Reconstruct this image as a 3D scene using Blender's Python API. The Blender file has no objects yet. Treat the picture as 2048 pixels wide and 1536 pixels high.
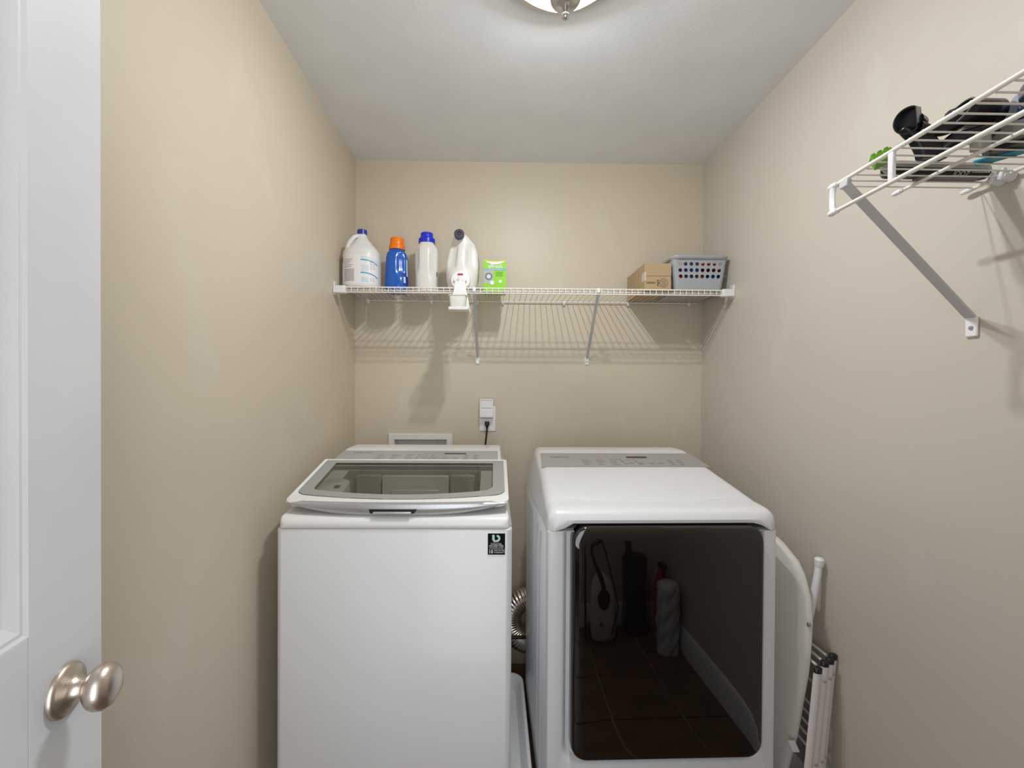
import bpy, bmesh, math, random
from math import sin, cos, pi, radians, sqrt
from mathutils import Vector, Matrix, Euler
random.seed(7)
SC = bpy.context.scene
COL = SC.collection
# ------------------------------------------------------------------ camera
F = 914.0
YAW, PITCH, ROLL, HC = radians(.93), radians(-.5), radians(.34), 1.36
cam = bpy.data.cameras.new('camera'); camo = bpy.data.objects.new('camera', cam); COL.objects.link(camo)
fwd = Vector((sin(YAW)*cos(PITCH), cos(YAW)*cos(PITCH), sin(PITCH)))
r0 = Vector((cos(YAW), -sin(YAW), 0)); u0 = r0.cross(fwd)
RR = r0*cos(ROLL)+u0*sin(ROLL); UU = u0*cos(ROLL)-r0*sin(ROLL)
camo.matrix_world = Matrix(((RR.x, UU.x, -fwd.x, 0), (RR.y, UU.y, -fwd.y, 0), (RR.z, UU.z, -fwd.z, HC), (0, 0, 0, 1)))
cam.sensor_width = 36; cam.lens = 36*F/2048; cam.shift_x = (1024-1005)/2048; cam.shift_y = (788-768)/2048
cam.clip_start = .02
SC.camera = camo
# ------------------------------------------------------------------ world, lights, exposure
w = bpy.data.worlds.new('world'); SC.world = w; w.use_nodes = True
w.node_tree.nodes['Background'].inputs[0].default_value = (.93, .96, 1, 1)
w.node_tree.nodes['Background'].inputs[1].default_value = .30
def light(name, kind, loc, power, color=(1, 1, 1), size=.05, rot=None, size_y=None):
    l = bpy.data.lights.new(name, kind); l.energy = power; l.color = color
    if kind == 'AREA':
        l.size = size
        if size_y: l.shape = 'RECTANGLE'; l.size_y = size_y
    else: l.shadow_soft_size = size
    o = bpy.data.objects.new(name, l); COL.objects.link(o); o.location = loc
    if rot: o.rotation_euler = rot
    return o
LX, LY = .172, 1.16
for sy_ in (.07, -.07):      # the two bulbs in the ceiling lamp: bare bulb plus the light its metal pan throws down
    light('bulb_light', 'POINT', (LX, LY+sy_, 2.428), 5.0, (.97, .985, 1), .013)
    light('bulb_light_down', 'AREA', (LX, LY+sy_, 2.434), 4.6, (.97, .985, 1), .035, (0, 0, 0))
light('fill_light', 'AREA', (-.06, -.55, 1.15), 9, (.92, .96, 1), .80, (radians(90), 0, 0), 1.7)  # added fill from behind the camera, no real fixture in the hall
SC.view_settings.view_transform = 'Standard'
try: SC.view_settings.look = 'None'
except Exception: pass
SC.view_settings.gamma = 1; SC.view_settings.use_curve_mapping = False
SC.view_settings.exposure = 0.66
SC.cycles.max_bounces = 10; SC.cycles.diffuse_bounces = 6; SC.cycles.glossy_bounces = 5
SC.cycles.transmission_bounces = 8; SC.cycles.transparent_max_bounces = 12; SC.cycles.sample_clamp_indirect = 6
SC.cycles.caustics_reflective = False; SC.cycles.caustics_refractive = False
# ------------------------------------------------------------------ materials
def s2l(c):
    return tuple(((x/255)/12.92 if x/255 <= .04045 else ((x/255+.055)/1.055)**2.4) for x in c)
MATS = {}
def mat(name, col, rough=.5, metal=0, spec=.5, bump=None, var=None, coat=0, trans=0, alpha=1, ior=1.45, emit=None, aniso=0, brush=None):
    """col = linear rgb. bump=(scale,strength,dist) var=(scale,amount,detail)"""
    if name in MATS: return MATS[name]
    m = bpy.data.materials.new(name); m.use_nodes = True; nt = m.node_tree; b = nt.nodes['Principled BSDF']
    I = b.inputs
    I['Base Color'].default_value = (*col, 1); I['Roughness'].default_value = rough; I['Metallic'].default_value = metal
    I['IOR'].default_value = ior; I['Coat Weight'].default_value = coat; I['Coat Roughness'].default_value = .05
    I['Transmission Weight'].default_value = trans; I['Alpha'].default_value = alpha
    I['Specular IOR Level'].default_value = spec
    if emit: I['Emission Color'].default_value = (*emit[0], 1); I['Emission Strength'].default_value = emit[1]
    tc = nt.nodes.new('ShaderNodeTexCoord')
    if bump:
        n = nt.nodes.new('ShaderNodeTexNoise'); n.inputs['Scale'].default_value = bump[0]; n.inputs['Detail'].default_value = 3
        bp = nt.nodes.new('ShaderNodeBump'); bp.inputs['Strength'].default_value = bump[1]; bp.inputs['Distance'].default_value = bump[2]
        if brush:
            mp = nt.nodes.new('ShaderNodeMapping'); mp.inputs['Scale'].default_value = brush
            nt.links.new(tc.outputs['Object'], mp.inputs[0]); nt.links.new(mp.outputs[0], n.inputs['Vector'])
        else: nt.links.new(tc.outputs['Object'], n.inputs['Vector'])
        nt.links.new(n.outputs['Fac'], bp.inputs['Height']); nt.links.new(bp.outputs[0], I['Normal'])
    if var is None and not trans: var = (6, .03, 2)
    if var:
        n = nt.nodes.new('ShaderNodeTexNoise'); n.inputs['Scale'].default_value = var[0]; n.inputs['Detail'].default_value = var[2]
        mr = nt.nodes.new('ShaderNodeMapRange'); mr.inputs['From Min'].default_value = .3; mr.inputs['From Max'].default_value = .7
        mr.inputs['To Min'].default_value = 1-var[1]; mr.inputs['To Max'].default_value = 1+var[1]*.6
        mx = nt.nodes.new('ShaderNodeVectorMath'); mx.operation = 'SCALE'; mx.inputs[0].default_value = col
        nt.links.new(tc.outputs['Object'], n.inputs['Vector']); nt.links.new(n.outputs['Fac'], mr.inputs['Value'])
        nt.links.new(mr.outputs[0], mx.inputs['Scale']); nt.links.new(mx.outputs[0], I['Base Color'])
    MATS[name] = m
    return m
def wall_mat(name, base, patch, seed):
    """eggshell wall paint, fine roller relief, a few touched-up areas of slightly different paint"""
    m = mat(name, base, .42, bump=(260, .25, .0012), spec=.45, var=(1.2, .03, 3))
    nt = m.node_tree; b = nt.nodes['Principled BSDF']
    old = b.inputs['Base Color'].links[0].from_socket
    tc = [n for n in nt.nodes if n.type == 'TEX_COORD'][0]
    mp = nt.nodes.new('ShaderNodeMapping'); mp.inputs['Location'].default_value = (seed, seed*1.7, seed*.3); mp.inputs['Scale'].default_value = (1.6, 1.6, 1.1)
    n = nt.nodes.new('ShaderNodeTexNoise'); n.inputs['Scale'].default_value = 2.1; n.inputs['Detail'].default_value = 5; n.inputs['Distortion'].default_value = .6
    cr = nt.nodes.new('ShaderNodeValToRGB'); cr.color_ramp.elements[0].position = .60; cr.color_ramp.elements[1].position = .64
    cr.color_ramp.elements[1].color = (.55, .55, .55, 1)
    mx = nt.nodes.new('ShaderNodeMix'); mx.data_type = 'RGBA'
    nt.links.new(tc.outputs['Object'], mp.inputs[0]); nt.links.new(mp.outputs[0], n.inputs['Vector'])
    nt.links.new(n.outputs['Fac'], cr.inputs[0]); nt.links.new(cr.outputs[0], mx.inputs[0])
    nt.links.new(old, mx.inputs[6]); mx.inputs[7].default_value = (*patch, 1)
    nt.links.new(mx.outputs[2], b.inputs['Base Color'])
    return m
WALL = (.61, .54, .432)
m_wall = wall_mat('wall_paint', WALL, (.63, .565, .465), 3.1)
m_wallr = wall_mat('wall_right_light_cast', (.59, .545, .475), (.605, .565, .50), 7.7)  # same wall paint, with a greyer light cast put into its colour
m_ceil = mat('ceiling_paint', (.80, .825, .85), .8, bump=(180, .3, .0015))
m_trim = mat('trim_paint', (.80, .81, .83), .35)
m_door = mat('door_paint', (.72, .735, .76), .38, bump=(120, .2, .0008))
m_white = mat('appliance_enamel', (.74, .75, .765), .34, coat=.12, var=(3, .01, 1))
m_plastic = mat('white_plastic', (.80, .80, .80), .28, var=(4, .01, 1))
m_wire = mat('vinyl_wire', (.80, .775, .72), .38)
m_cap = mat('white_vinyl_cap', (.80, .80, .82), .35)
m_brace = mat('brace_enamel', (.55, .55, .56), .45)
m_wplate = mat('plate_white', (.84, .84, .85), .35)
m_steel = mat('steel', (.62, .61, .60), .28, 1)
m_nickel = mat('brushed_nickel', (.66, .59, .52), .33, 1, bump=(90, .25, .0006), brush=(1, 1, 12))
m_silver = mat('silver_plastic', (.50, .505, .52), .3, .5, var=(5, .02, 1))
m_grey = mat('grey_panel', (.47, .475, .48), .3, .25)
m_greyd = mat('glass_border_grey', (.34, .345, .33), .18, coat=.2)
m_dark = mat('dark_plastic', (.015, .015, .017), .3)
m_black = mat('black_plastic', (.012, .013, .018), .25)
m_print = mat('grey_print', (.20, .20, .21), .5)
m_print2 = mat('light_print', (.75, .78, .78), .5)
m_duct = mat('duct_foil', (.72, .66, .60), .30, 1)
m_card = mat('cardboard', (.44, .32, .19), .8, bump=(60, .1, .0006), brush=(1, 1, 20))
m_tape = mat('packing_tape', (.60, .52, .40), .15)
m_ink = mat('brown_ink', (.13, .07, .035), .7)
m_basket = mat('basket_grey', (.37, .385, .41), .35)
m_green = mat('green_card', (.26, .62, .02), .45)
m_greens = mat('green_rubber', (.14, .36, .02), .5)
m_yellow = mat('yellow_print', (.80, .66, .12), .45)
m_bluep = mat('blue_print', (.20, .38, .62), .45)
m_bluebottle = mat('blue_bottle', (.008, .10, .48), .2, coat=.3)
m_orange = mat('orange_cap', (.90, .20, .01), .3)
m_bluecap = mat('blue_cap', (.02, .03, .58), .28)
m_navycap = mat('navy_cap', (.02, .035, .32), .3)
m_jug = mat('milky_plastic', (.74, .73, .69), .3, coat=.3)
m_bleach = mat('bleach_white', (.76, .75, .73), .35)
m_purple = mat('dark_purple', (.05, .045, .085), .35)
m_red = mat('red_plastic', (.55, .02, .015), .35)
m_cyan = mat('cyan_print', (.07, .33, .50), .45)
m_ltblue = mat('pale_blue_print', (.55, .66, .76), .45)
m_pale = mat('pale_print', (.42, .40, .39), .5)
m_board = mat('ironing_cover', (.66, .645, .60), .75, bump=(30, .25, .003))
m_tube = mat('white_tube', (.74, .70, .70), .3)
m_grout = mat('grout', (.42, .34, .26), .9)
m_tile = mat('brown_tile', (.14, .078, .042), .35, bump=(25, .3, .002), var=(7, .35, 5))
m_tub = mat('tub_steel', (.30, .30, .30), .35, .8)
m_inner = mat('inner_plastic', (.50, .50, .48), .35)
m_navy = mat('navy_plastic', (.02, .03, .10), .25)
m_teal = mat('teal_plastic', (.01, .27, .38), .35)
m_lav = mat('lavender_grey', (.40, .41, .50), .3)
m_midg = mat('mid_grey', (.16, .155, .15), .45)
m_ltg = mat('light_grey', (.42, .42, .41), .4)
m_cord = mat('cord_black', (.012, .01, .009), .5)
m_brown = mat('display_dark', (.035, .025, .02), .15)
# tinted lid glass: thin pane, part see-through, part mirror
def glass_mat(name, tint, rough=.02):
    m = bpy.data.materials.new(name); m.use_nodes = True; nt = m.node_tree; nt.nodes.clear()
    o = nt.nodes.new('ShaderNodeOutputMaterial'); t = nt.nodes.new('ShaderNodeBsdfTransparent'); t.inputs[0].default_value = (*tint, 1)
    g = nt.nodes.new('ShaderNodeBsdfGlossy'); g.inputs['Roughness'].default_value = rough
    fr = nt.nodes.new('ShaderNodeFresnel'); fr.inputs[0].default_value = 1.5
    ad = nt.nodes.new('ShaderNodeMath'); ad.operation = 'MULTIPLY_ADD'; ad.inputs[1].default_value = .8; ad.inputs[2].default_value = .01
    mx = nt.nodes.new('ShaderNodeMixShader')
    nt.links.new(fr.outputs[0], ad.inputs[0]); nt.links.new(ad.outputs[0], mx.inputs[0]); nt.links.new(t.outputs[0], mx.inputs[1]); nt.links.new(g.outputs[0], mx.inputs[2])
    nt.links.new(mx.outputs[0], o.inputs[0]); MATS[name] = m
    return m
m_glass = glass_mat('tinted_glass', (.62, .62, .56))
m_clear = glass_mat('clear_plastic', (.85, .86, .88), .05)
m_darkglass = mat('dark_door_glass', (.004, .0032, .0028), .015, spec=.5, ior=1.75, var=(3, .05, 1))
# lamp glass: frosted, lit from inside, lets the bulbs' light through
m_lamp = bpy.data.materials.new('lamp_glass'); m_lamp.use_nodes = True
nt = m_lamp.node_tree; nt.nodes.clear()
o = nt.nodes.new('ShaderNodeOutputMaterial'); e = nt.nodes.new('ShaderNodeEmission'); e.inputs[0].default_value = (1, .97, .93, 1); e.inputs[1].default_value = 9
t = nt.nodes.new('ShaderNodeBsdfTransparent'); mx = nt.nodes.new('ShaderNodeMixShader'); mx.inputs[0].default_value = .35
nt.links.new(t.outputs[0], mx.inputs[1]); nt.links.new(e.outputs[0], mx.inputs[2]); nt.links.new(mx.outputs[0], o.inputs[0])
# ------------------------------------------------------------------ mesh helpers
class MB:
    def __init__(s): s.v = []; s.f = []
    def add(s, vs, fs):
        n = len(s.v); s.v += [tuple(v) for v in vs]; s.f += [tuple(i+n for i in f) for f in fs]; return s
    def box(s, a, b, M=None):
        x0, y0, z0 = a; x1, y1, z1 = b
        vs = [(x0, y0, z0), (x1, y0, z0), (x1, y1, z0), (x0, y1, z0), (x0, y0, z1), (x1, y0, z1), (x1, y1, z1), (x0, y1, z1)]
        if M: vs = [M @ Vector(v) for v in vs]
        return s.add(vs, [(0, 3, 2, 1), (4, 5, 6, 7), (0, 1, 5, 4), (1, 2, 6, 5), (2, 3, 7, 6), (3, 0, 4, 7)])
    def quad(s, a, b, c, d): return s.add([a, b, c, d], [(0, 1, 2, 3)])
    def rings(s, R, closed=True, cap0=True, cap1=True):
        n = len(R[0]); vs = [p for r in R for p in r]; fs = []
        for i in range(len(R)-1):
            for j in range(n if closed else n-1):
                k = (j+1) % n
                fs.append((i*n+j, i*n+k, (i+1)*n+k, (i+1)*n+j))
        if cap0: fs.append(tuple(range(n-1, -1, -1)))
        if cap1: fs.append(tuple((len(R)-1)*n+j for j in range(n)))
        return s.add(vs, fs)
    def tube(s, path, r, n=8, flat=None, cap=True, up=None):
        P = [Vector(p) for p in path]; R = []
        rr = r if isinstance(r, (list, tuple)) else [r]*len(P)
        prev = None
        for i, p in enumerate(P):
            t = (P[min(i+1, len(P)-1)]-P[max(i-1, 0)]).normalized()
            if prev is None:
                a = Vector(up) if up else (Vector((0, 0, 1)) if abs(t.z) < .9 else Vector((0, 1, 0)))
            else: a = prev
            x = (a - t*a.dot(t)).normalized(); y = t.cross(x); prev = x
            fl = flat or 1
            R.append([p + x*cos(2*pi*k/n)*rr[i] + y*sin(2*pi*k/n)*rr[i]*fl for k in range(n)])
        return s.rings(R, True, cap, cap)
    def lathe(s, prof, o=(0, 0, 0), ax=(0, 0, 1), n=24, cap=True):
        o = Vector(o); z = Vector(ax).normalized(); a = Vector((1, 0, 0)) if abs(z.x) < .8 else Vector((0, 1, 0))
        x = (a-z*a.dot(z)).normalized(); y = z.cross(x)
        return s.rings([[o+z*h+x*cos(2*pi*k/n)*r+y*sin(2*pi*k/n)*r for k in range(n)] for r, h in prof], True, cap, cap)
    def surf(s, fn, nu, nv, closed=False, skip=None):
        vs = [fn(i/nu, j/nv) for j in range(nv+1) for i in range(nu if closed else nu+1)]
        m = nu if closed else nu+1; fs = []
        for j in range(nv):
            for i in range(nu):
                if skip and skip((i+.5)/nu, (j+.5)/nv): continue
                k = (i+1) % m
                fs.append((j*m+i, j*m+k, (j+1)*m+k, (j+1)*m+i))
        return s.add(vs, fs)
def obj(name, mb, m, parent=None, smooth=35, bevel=0, solid=0, seg=2, sub=0, label=None, kind=None):
    me = bpy.data.meshes.new(name)
    off = Vector(parent['_o']) if parent and '_o' in parent else Vector((0, 0, 0))
    me.from_pydata([Vector(v)-off for v in mb.v], [], mb.f); me.materials.append(m)
    bm = bmesh.new(); bm.from_mesh(me); bmesh.ops.remove_doubles(bm, verts=bm.verts, dist=1e-6)
    bmesh.ops.recalc_face_normals(bm, faces=bm.faces)
    bm.to_mesh(me); bm.free()
    if smooth:
        me.polygons.foreach_set('use_smooth', [True]*len(me.polygons)); me.set_sharp_from_angle(angle=radians(smooth))
    o = bpy.data.objects.new(name, me); COL.objects.link(o)
    if parent: o.parent = parent
    if parent and '_o' in parent: o['_o'] = parent['_o']
    if solid: md = o.modifiers.new('solid', 'SOLIDIFY'); md.thickness = solid; md.offset = -1
    if sub: md = o.modifiers.new('sub', 'SUBSURF'); md.levels = sub; md.render_levels = sub
    if bevel:
        md = o.modifiers.new('bevel', 'BEVEL'); md.width = bevel; md.segments = seg; md.limit_method = 'ANGLE'; md.angle_limit = radians(40)
        md.harden_normals = False
    if label: o['label'] = label
    if kind: o['kind'] = kind
    return o
def thing(name, label, cat, loc=(0, 0, 0), group=None):
    o = bpy.data.objects.new(name, None); COL.objects.link(o); o.location = loc; o['_o'] = tuple(loc); o.empty_display_size = .05
    o['label'] = label; o['category'] = cat
    if group: o['group'] = group
    return o
def tag(o, label, cat, group=None):
    o['label'] = label; o['category'] = cat
    if group: o['group'] = group
    return o
def struct(name, mb, m, parent=None, **k):
    o = obj(name, mb, m, parent, **k); o['kind'] = 'structure'; return o
def text(body, size, org, right, up, m, parent, name='lettering', align='LEFT', ext=.0002, bold=0, sx=1):
    c = bpy.data.curves.new(name, 'FONT'); c.body = body; c.size = size; c.align_x = align; c.extrude = 0; c.offset = bold; c.resolution_u = 2
    t = bpy.data.objects.new('tmp', c); COL.objects.link(t)
    dg = bpy.context.evaluated_depsgraph_get(); me = bpy.data.meshes.new_from_object(t.evaluated_get(dg))
    bpy.data.objects.remove(t)
    X = Vector(right).normalized(); Y = Vector(up); Y = (Y-X*Y.dot(X)).normalized(); Z = X.cross(Y)
    O = Vector(org); mb = MB()
    mb.v = [tuple(O+X*v.co.x*sx+Y*v.co.y+Z*ext) for v in me.vertices]; mb.f = [tuple(p.vertices) for p in me.polygons]
    bpy.data.meshes.remove(me)
    return obj(name, mb, m, parent, smooth=0)
def roundrect(x0, x1, y0, y1, r, k=6, e=6, bow=0):
    """list of (x,y), counter-clockwise from bottom-left; bow raises the ends of the y0 edge"""
    if not isinstance(r, (tuple, list)): r = (r,)*4
    P = []
    cs = [(x0, y0, r[0], pi), (x1, y0, r[1], 1.5*pi), (x1, y1, r[2], 0), (x0, y1, r[3], .5*pi)]
    sg = [(1, 1), (-1, 1), (-1, -1), (1, -1)]
    C = []
    for (x, y, q, a), (sx, sy) in zip(cs, sg):
        C.append([(x+sx*q+q*cos(a+.5*pi*i/k), y+sy*q+q*sin(a+.5*pi*i/k)) for i in range(k+1)])
    for i in range(4):
        P += C[i]; a = C[i][-1]; b = C[(i+1) % 4][0]
        P += [(a[0]+(b[0]-a[0])*t/e, a[1]+(b[1]-a[1])*t/e) for t in range(1, e)]
    if bow:
        xc = (x0+x1)/2; hw = (x1-x0)/2
        P = [(x, y+bow*((x-xc)/hw)**2*max(0, 1-(y-y0)/(y1-y0))) for x, y in P]
    return P
def lerp(tab, t):
    if t <= tab[0][0]: return tab[0][1:]
    for a, b in zip(tab, tab[1:]):
        if t <= b[0]:
            f = (t-a[0])/(b[0]-a[0]); f = f*f*(3-2*f)*.5+f*.5
            return tuple(p+(q-p)*f for p, q in zip(a[1:], b[1:]))
    return tab[-1][1:]
# ------------------------------------------------------------------ room shell
XL, XR, YB, YF, ZC = -.689, 1.027, 2.26, -.03, 2.482
TH = .10
struct('wall_back', MB().box((XL-TH, YB, -.05), (-.494, YB+TH, ZC+.05)).box((-.238, YB, -.05), (XR+TH, YB+TH, ZC+.05)).box((-.494, YB, 1.113), (-.238, YB+TH, ZC+.05)).box((-.494, YB, -.05), (-.238, YB+TH, .93)), m_wall)
struct('wall_left', MB().box((XL-TH, -1.9, -.05), (XL, YB, ZC+.05)), m_wall)
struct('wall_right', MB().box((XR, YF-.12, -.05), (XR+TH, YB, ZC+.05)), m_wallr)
DX0, DX1, DH = -.44, .32, 2.05
struct('wall_front', MB().box((XL, YF-.12, 0), (DX0, YF, ZC)).box((DX1, YF-.12, 0), (XR, YF, ZC)).box((DX0, YF-.12, DH), (DX1, YF, ZC)), m_wall)
struct('ceiling', MB().box((XL-TH, YF-.12, ZC), (XR+TH, YB+TH, ZC+.08)), m_ceil)
# floor: grout bed with separate tiles
fl = struct('floor', MB().box((XL-TH, -1.9, -.06), (XR+TH, YB+TH, -.006)), m_grout)
tme = None; T = .305; nx = 0
y = -.93
tb = MB().box((-T/2+.003, -T/2+.003, -.008), (T/2-.003, T/2-.003, 0))
t0 = obj('tile', tb, m_tile, fl, smooth=0, bevel=.002)
first = True
for j in range(11):
    for i in range(6):
        cx = XL+T/2+i*T-.02; cy = -.93+j*T
        if cy+T/2 > YB+.12: continue
        if cx > XR+.02: continue
        o = t0 if first else t0.copy()
        if not first: COL.objects.link(o); o.parent = fl
        o.location = (cx, cy, 0); first = False
# doorway casing, jambs and baseboards
def casing(x0, x1, name):
    mb = MB().box((x0, YF, 0), (x1, YF+.016, DH+.065)); mb.box((x0+.012, YF+.016, 0), (x1-.012, YF+.022, DH+.055))
    struct(name, mb, m_trim, bevel=.003)
casing(DX1, DX1+.06, 'trim_1')
struct('trim_2', MB().box((DX0-.06, YF, DH), (DX1, YF+.018, DH+.06)), m_trim, bevel=.003)
struct('trim_3', MB().box((DX0-.001, YF-.13, 0), (DX0+.012, YF+.001, DH)), m_trim)
struct('trim_4', MB().box((DX1-.012, YF-.13, 0), (DX1+.001, YF+.001, DH)), m_trim)
def bprof(a, b, nrm, name):
    a = Vector((*a, 0)); b = Vector((*b, 0)); n = Vector((*nrm, 0)); R = []
    for p in (a, b):
        R.append([p+n*d+Vector((0, 0, h)) for d, h in [(0, 0), (.014, 0), (.014, .095), (.011, .104), (.011, .112), (.006, .122), (.003, .128), (0, .130)]])
    struct(name, MB().rings(R), m_trim, smooth=30)
bprof((XR, YF), (XR, YB), (-1, 0), 'baseboard_right')
bprof((XL, YB), (XL, YF), (1, 0), 'baseboard_left')
bprof((DX1+.06, YF), (XR, YF), (0, 1), 'baseboard_front')
# hall behind the doorway
struct('wall_hall', MB().box((XL-TH, -2.0, 0), (2.2, -1.9, ZC)), m_wall)
struct('ceiling', MB().box((XL-TH, -2.0, ZC), (2.2, YF-.12, ZC+.08)), m_ceil)
# ------------------------------------------------------------------ door leaf
A = radians(10.2)
dd = Vector((-sin(A), cos(A), 0)); dn = Vector((cos(A), sin(A), 0)); DP = Vector((-.552, .65, 0))
def D(s, h, z): return DP+dd*s+dn*h+Vector((0, 0, z))     # s along leaf (<=0), h out of the visible face
L = .70; TK = .035
door = bpy.data.objects.new('door_1', None); COL.objects.link(door); door['kind'] = 'structure'; door['_o'] = tuple(D(-L, -TK, 0)); door.location = D(-L, -TK, 0)
PX0, PX1 = -.575, -.125       # moulded panel extents along the leaf
mb = MB()
def slab(s0, s1, z0, z1): 
    c = [D(s0, -TK, z0), D(s1, -TK, z0), D(s1, 0, z0), D(s0, 0, z0), D(s0, -TK, z1), D(s1, -TK, z1), D(s1, 0, z1), D(s0, 0, z1)]
    mb.add(c, [(0, 3, 2, 1), (4, 5, 6, 7), (0, 1, 5, 4), (1, 2, 6, 5), (2, 3, 7, 6), (3, 0, 4, 7)])
slab(-L, PX0, .01, 2.03); slab(PX1, 0, .01, 2.03)
for z0, z1 in ((.01, .24), (.80, 1.075), (1.92, 2.03)): slab(PX0, PX1, z0, z1)
obj('door_frame', mb, m_door, door, smooth=0, bevel=.0015)
for z0, z1 in ((.24, .80), (1.075, 1.92)):
    mb = MB(); R = []
    for ins, h in [(0, 0), (.004, -.003), (.008, -.003), (.020, -.011), (.027, -.012), (.034, -.012), (.040, -.009), (.075, -.003), (.078, -.003)]:
        pts = roundrect(PX0+ins, PX1-ins, z0+ins, z1-ins, .0005, 1, 2)
        R.append([D(p[0], h, p[1]) for p in pts])
    mb.rings(R, True, False, True)
    mb.rings([[D(p[0], -TK+.004, p[1]) for p in roundrect(PX0, PX1, z0, z1, .0005, 1, 2)]], True, True, False) if False else None
    obj('door_panel', mb, m_door, door, smooth=12)
for sgn, h0 in ((1, 0), (-1, -TK)):
    c = D(-.070, h0, .979)
    kn = obj('door_knob', MB().lathe([(.0, .022), (.011, .022), (.014, .025), (.020, .0285), (.0255, .034), (.028, .040), (.0275, .046), (.024, .052), (.016, .0565), (.006, .058), (0, .0582)], c, dn*sgn, 40, False), m_nickel, door, smooth=60)
    obj('knob_rose', MB().lathe([(.0325, 0), (.0325, .003), (.031, .0055), (.028, .0075), (.019, .010), (.0145, .015), (.012, .021), (.012, .026)], c, dn*sgn, 48), m_nickel, kn, smooth=40)
for z in (.25, 1.0, 1.8):
    obj('hinge', MB().tube([D(-L-.004, .002, z-.045), D(-L-.004, .002, z+.045)], .006, 12), m_nickel, door)
# ------------------------------------------------------------------ ceiling lamp
lamp = thing('ceiling_lamp', 'round frosted glass flush lamp with brushed nickel finial on the ceiling', 'ceiling lamp', (LX, LY, ZC))
obj('lamp_base', MB().lathe([(.172, 2.481), (.178, 2.458), (.172, 2.453), (.160, 2.449)], (LX, LY, 0), n=48), m_nickel, lamp)
obj('lamp_bowl', MB().lathe([(.160, 2.455), (.156, 2.448), (.142, 2.4335), (.11, 2.404), (.07, 2.3705), (.045, 2.354), (.03, 2.349), (.002, 2.347)], (LX, LY, 0), n=48, cap=False), m_lamp, lamp, smooth=80)
fin = obj('finial_cup', MB().lathe([(.039, 2.351), (.039, 2.346), (.034, 2.338), (.022, 2.330), (.010, 2.326), (.006, 2.325)], (LX, LY, 0), n=32), m_steel, lamp, smooth=50)
obj('finial_knob', MB().lathe([(.004, 2.328), (.0065, 2.324), (.0045, 2.319), (.008, 2.314), (.0098, 2.307), (.008, 2.300), (.004, 2.2965), (.0, 2.296)], (LX, LY, 0), n=20), m_steel, fin, smooth=60)
# ------------------------------------------------------------------ appliances
def cover(prof, X0, X1, zb, r, nu=14, zbf=None, inset=None, planr=.03, skip=None):
    """moulded top cover: prof (Y,z) from front seam over the top to the back; rounded shoulders of radius r"""
    Yf = prof[0][0]; Yb = prof[-1][0]
    R = []
    for (Y, z) in prof:
        d = Y-Yf; ins = 0
        if d < planr: ins = planr-sqrt(max(0, planr**2-(planr-d)**2))
        ins += inset(Y, z) if inset else 0
        x0 = X0+ins; x1 = X1-ins; q = max(.0005, min(r, (z-zb)*.95)); row = []
        bl = zb if zbf is None else None
        row.append((X0+(ins if d < planr else 0), Y, zb if z > zb else z))
        for k in range(6):
            a = pi-(pi/2)*k/5; row.append((x0+q+q*cos(a), Y, z-q+q*sin(a)))
        for k in range(1, nu): row.append((x0+q+(x1-x0-2*q)*k/nu, Y, z))
        for k in range(6):
            a = pi/2-(pi/2)*k/5; row.append((x1-q+q*cos(a), Y, z-q+q*sin(a)))
        row.append((X1-(ins if d < planr else 0), Y, zb if z > zb else z))
        R.append(row)
    return R
def body_box(x0, x1, y0, y1, z0, z1, r):
    R = [[(p[0], p[1], z) for p in roundrect(x0+i, x1-i, y0+i, y1-i, r, 5, 3)] for z, i in ((z0, .004), (z0+.004, 0), (z1-.004, 0), (z1, .003))]
    return MB().rings(R)
# ---- washer
WX0, WX1 = -.630, .052
washer = thing('washing_machine', 'white top-loading washing machine with smoked glass lid, left of the two machines', 'washing machine', (-.29, 1.68, 0))
obj('cabinet', body_box(WX0, WX1, 1.322, 2.035, .035, .957, .018), m_white, washer, smooth=40)
for fx in (-.58, 0):
    for fy in (1.38, 1.98):
        obj('foot', MB().lathe([(.022, 0.0065), (.022, .016), (.012, .020), (.012, .037)], (fx, fy, 0), n=16), m_dark, washer)
wz = lambda Y: 1.026+.232*(Y-1.365)
Yw = [(1.322, .9585), (1.3205, .963), (1.3215, .972), (1.327, .983), (1.338, .990), (1.36, .995), (1.39, 1.0), (1.405, 1.004)] + [(1.405+.26*k/8, 1.004+.060*k/8) for k in range(1, 9)] + \
     [(1.678, 1.080), (1.684, 1.0905), (1.72, 1.0975), (1.78, 1.1065), (1.834, 1.1145), (1.85, 1.118), (1.90, 1.1205), (1.99, 1.1205), (2.015, 1.117), (2.03, 1.105), (2.035, 1.06), (2.035, .959)]
R = cover(Yw, WX0, WX1, .959, .007, nu=16, inset=lambda Y, z: min(.014, max(0, (z-.962)*.30))+min(.014, max(0, (z-1.06)*.35)), planr=.018)
mb = MB(); n = len(R[0]); vs = [p for row in R for p in row]; fs = []
for j in range(len(R)-1):
    for i in range(n-1):
        yc = (R[j][i][1]+R[j+1][i][1])/2; xc = (R[j][i][0]+R[j][i+1][0])/2
        if 1.41 < yc < 1.66 and 8 <= i <= n-10: continue
        fs.append((j*n+i, j*n+i+1, (j+1)*n+i+1, (j+1)*n+i))
mb.add(vs, fs)
ox0 = R[10][8][0]; ox1 = R[10][n-9][0]
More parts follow.
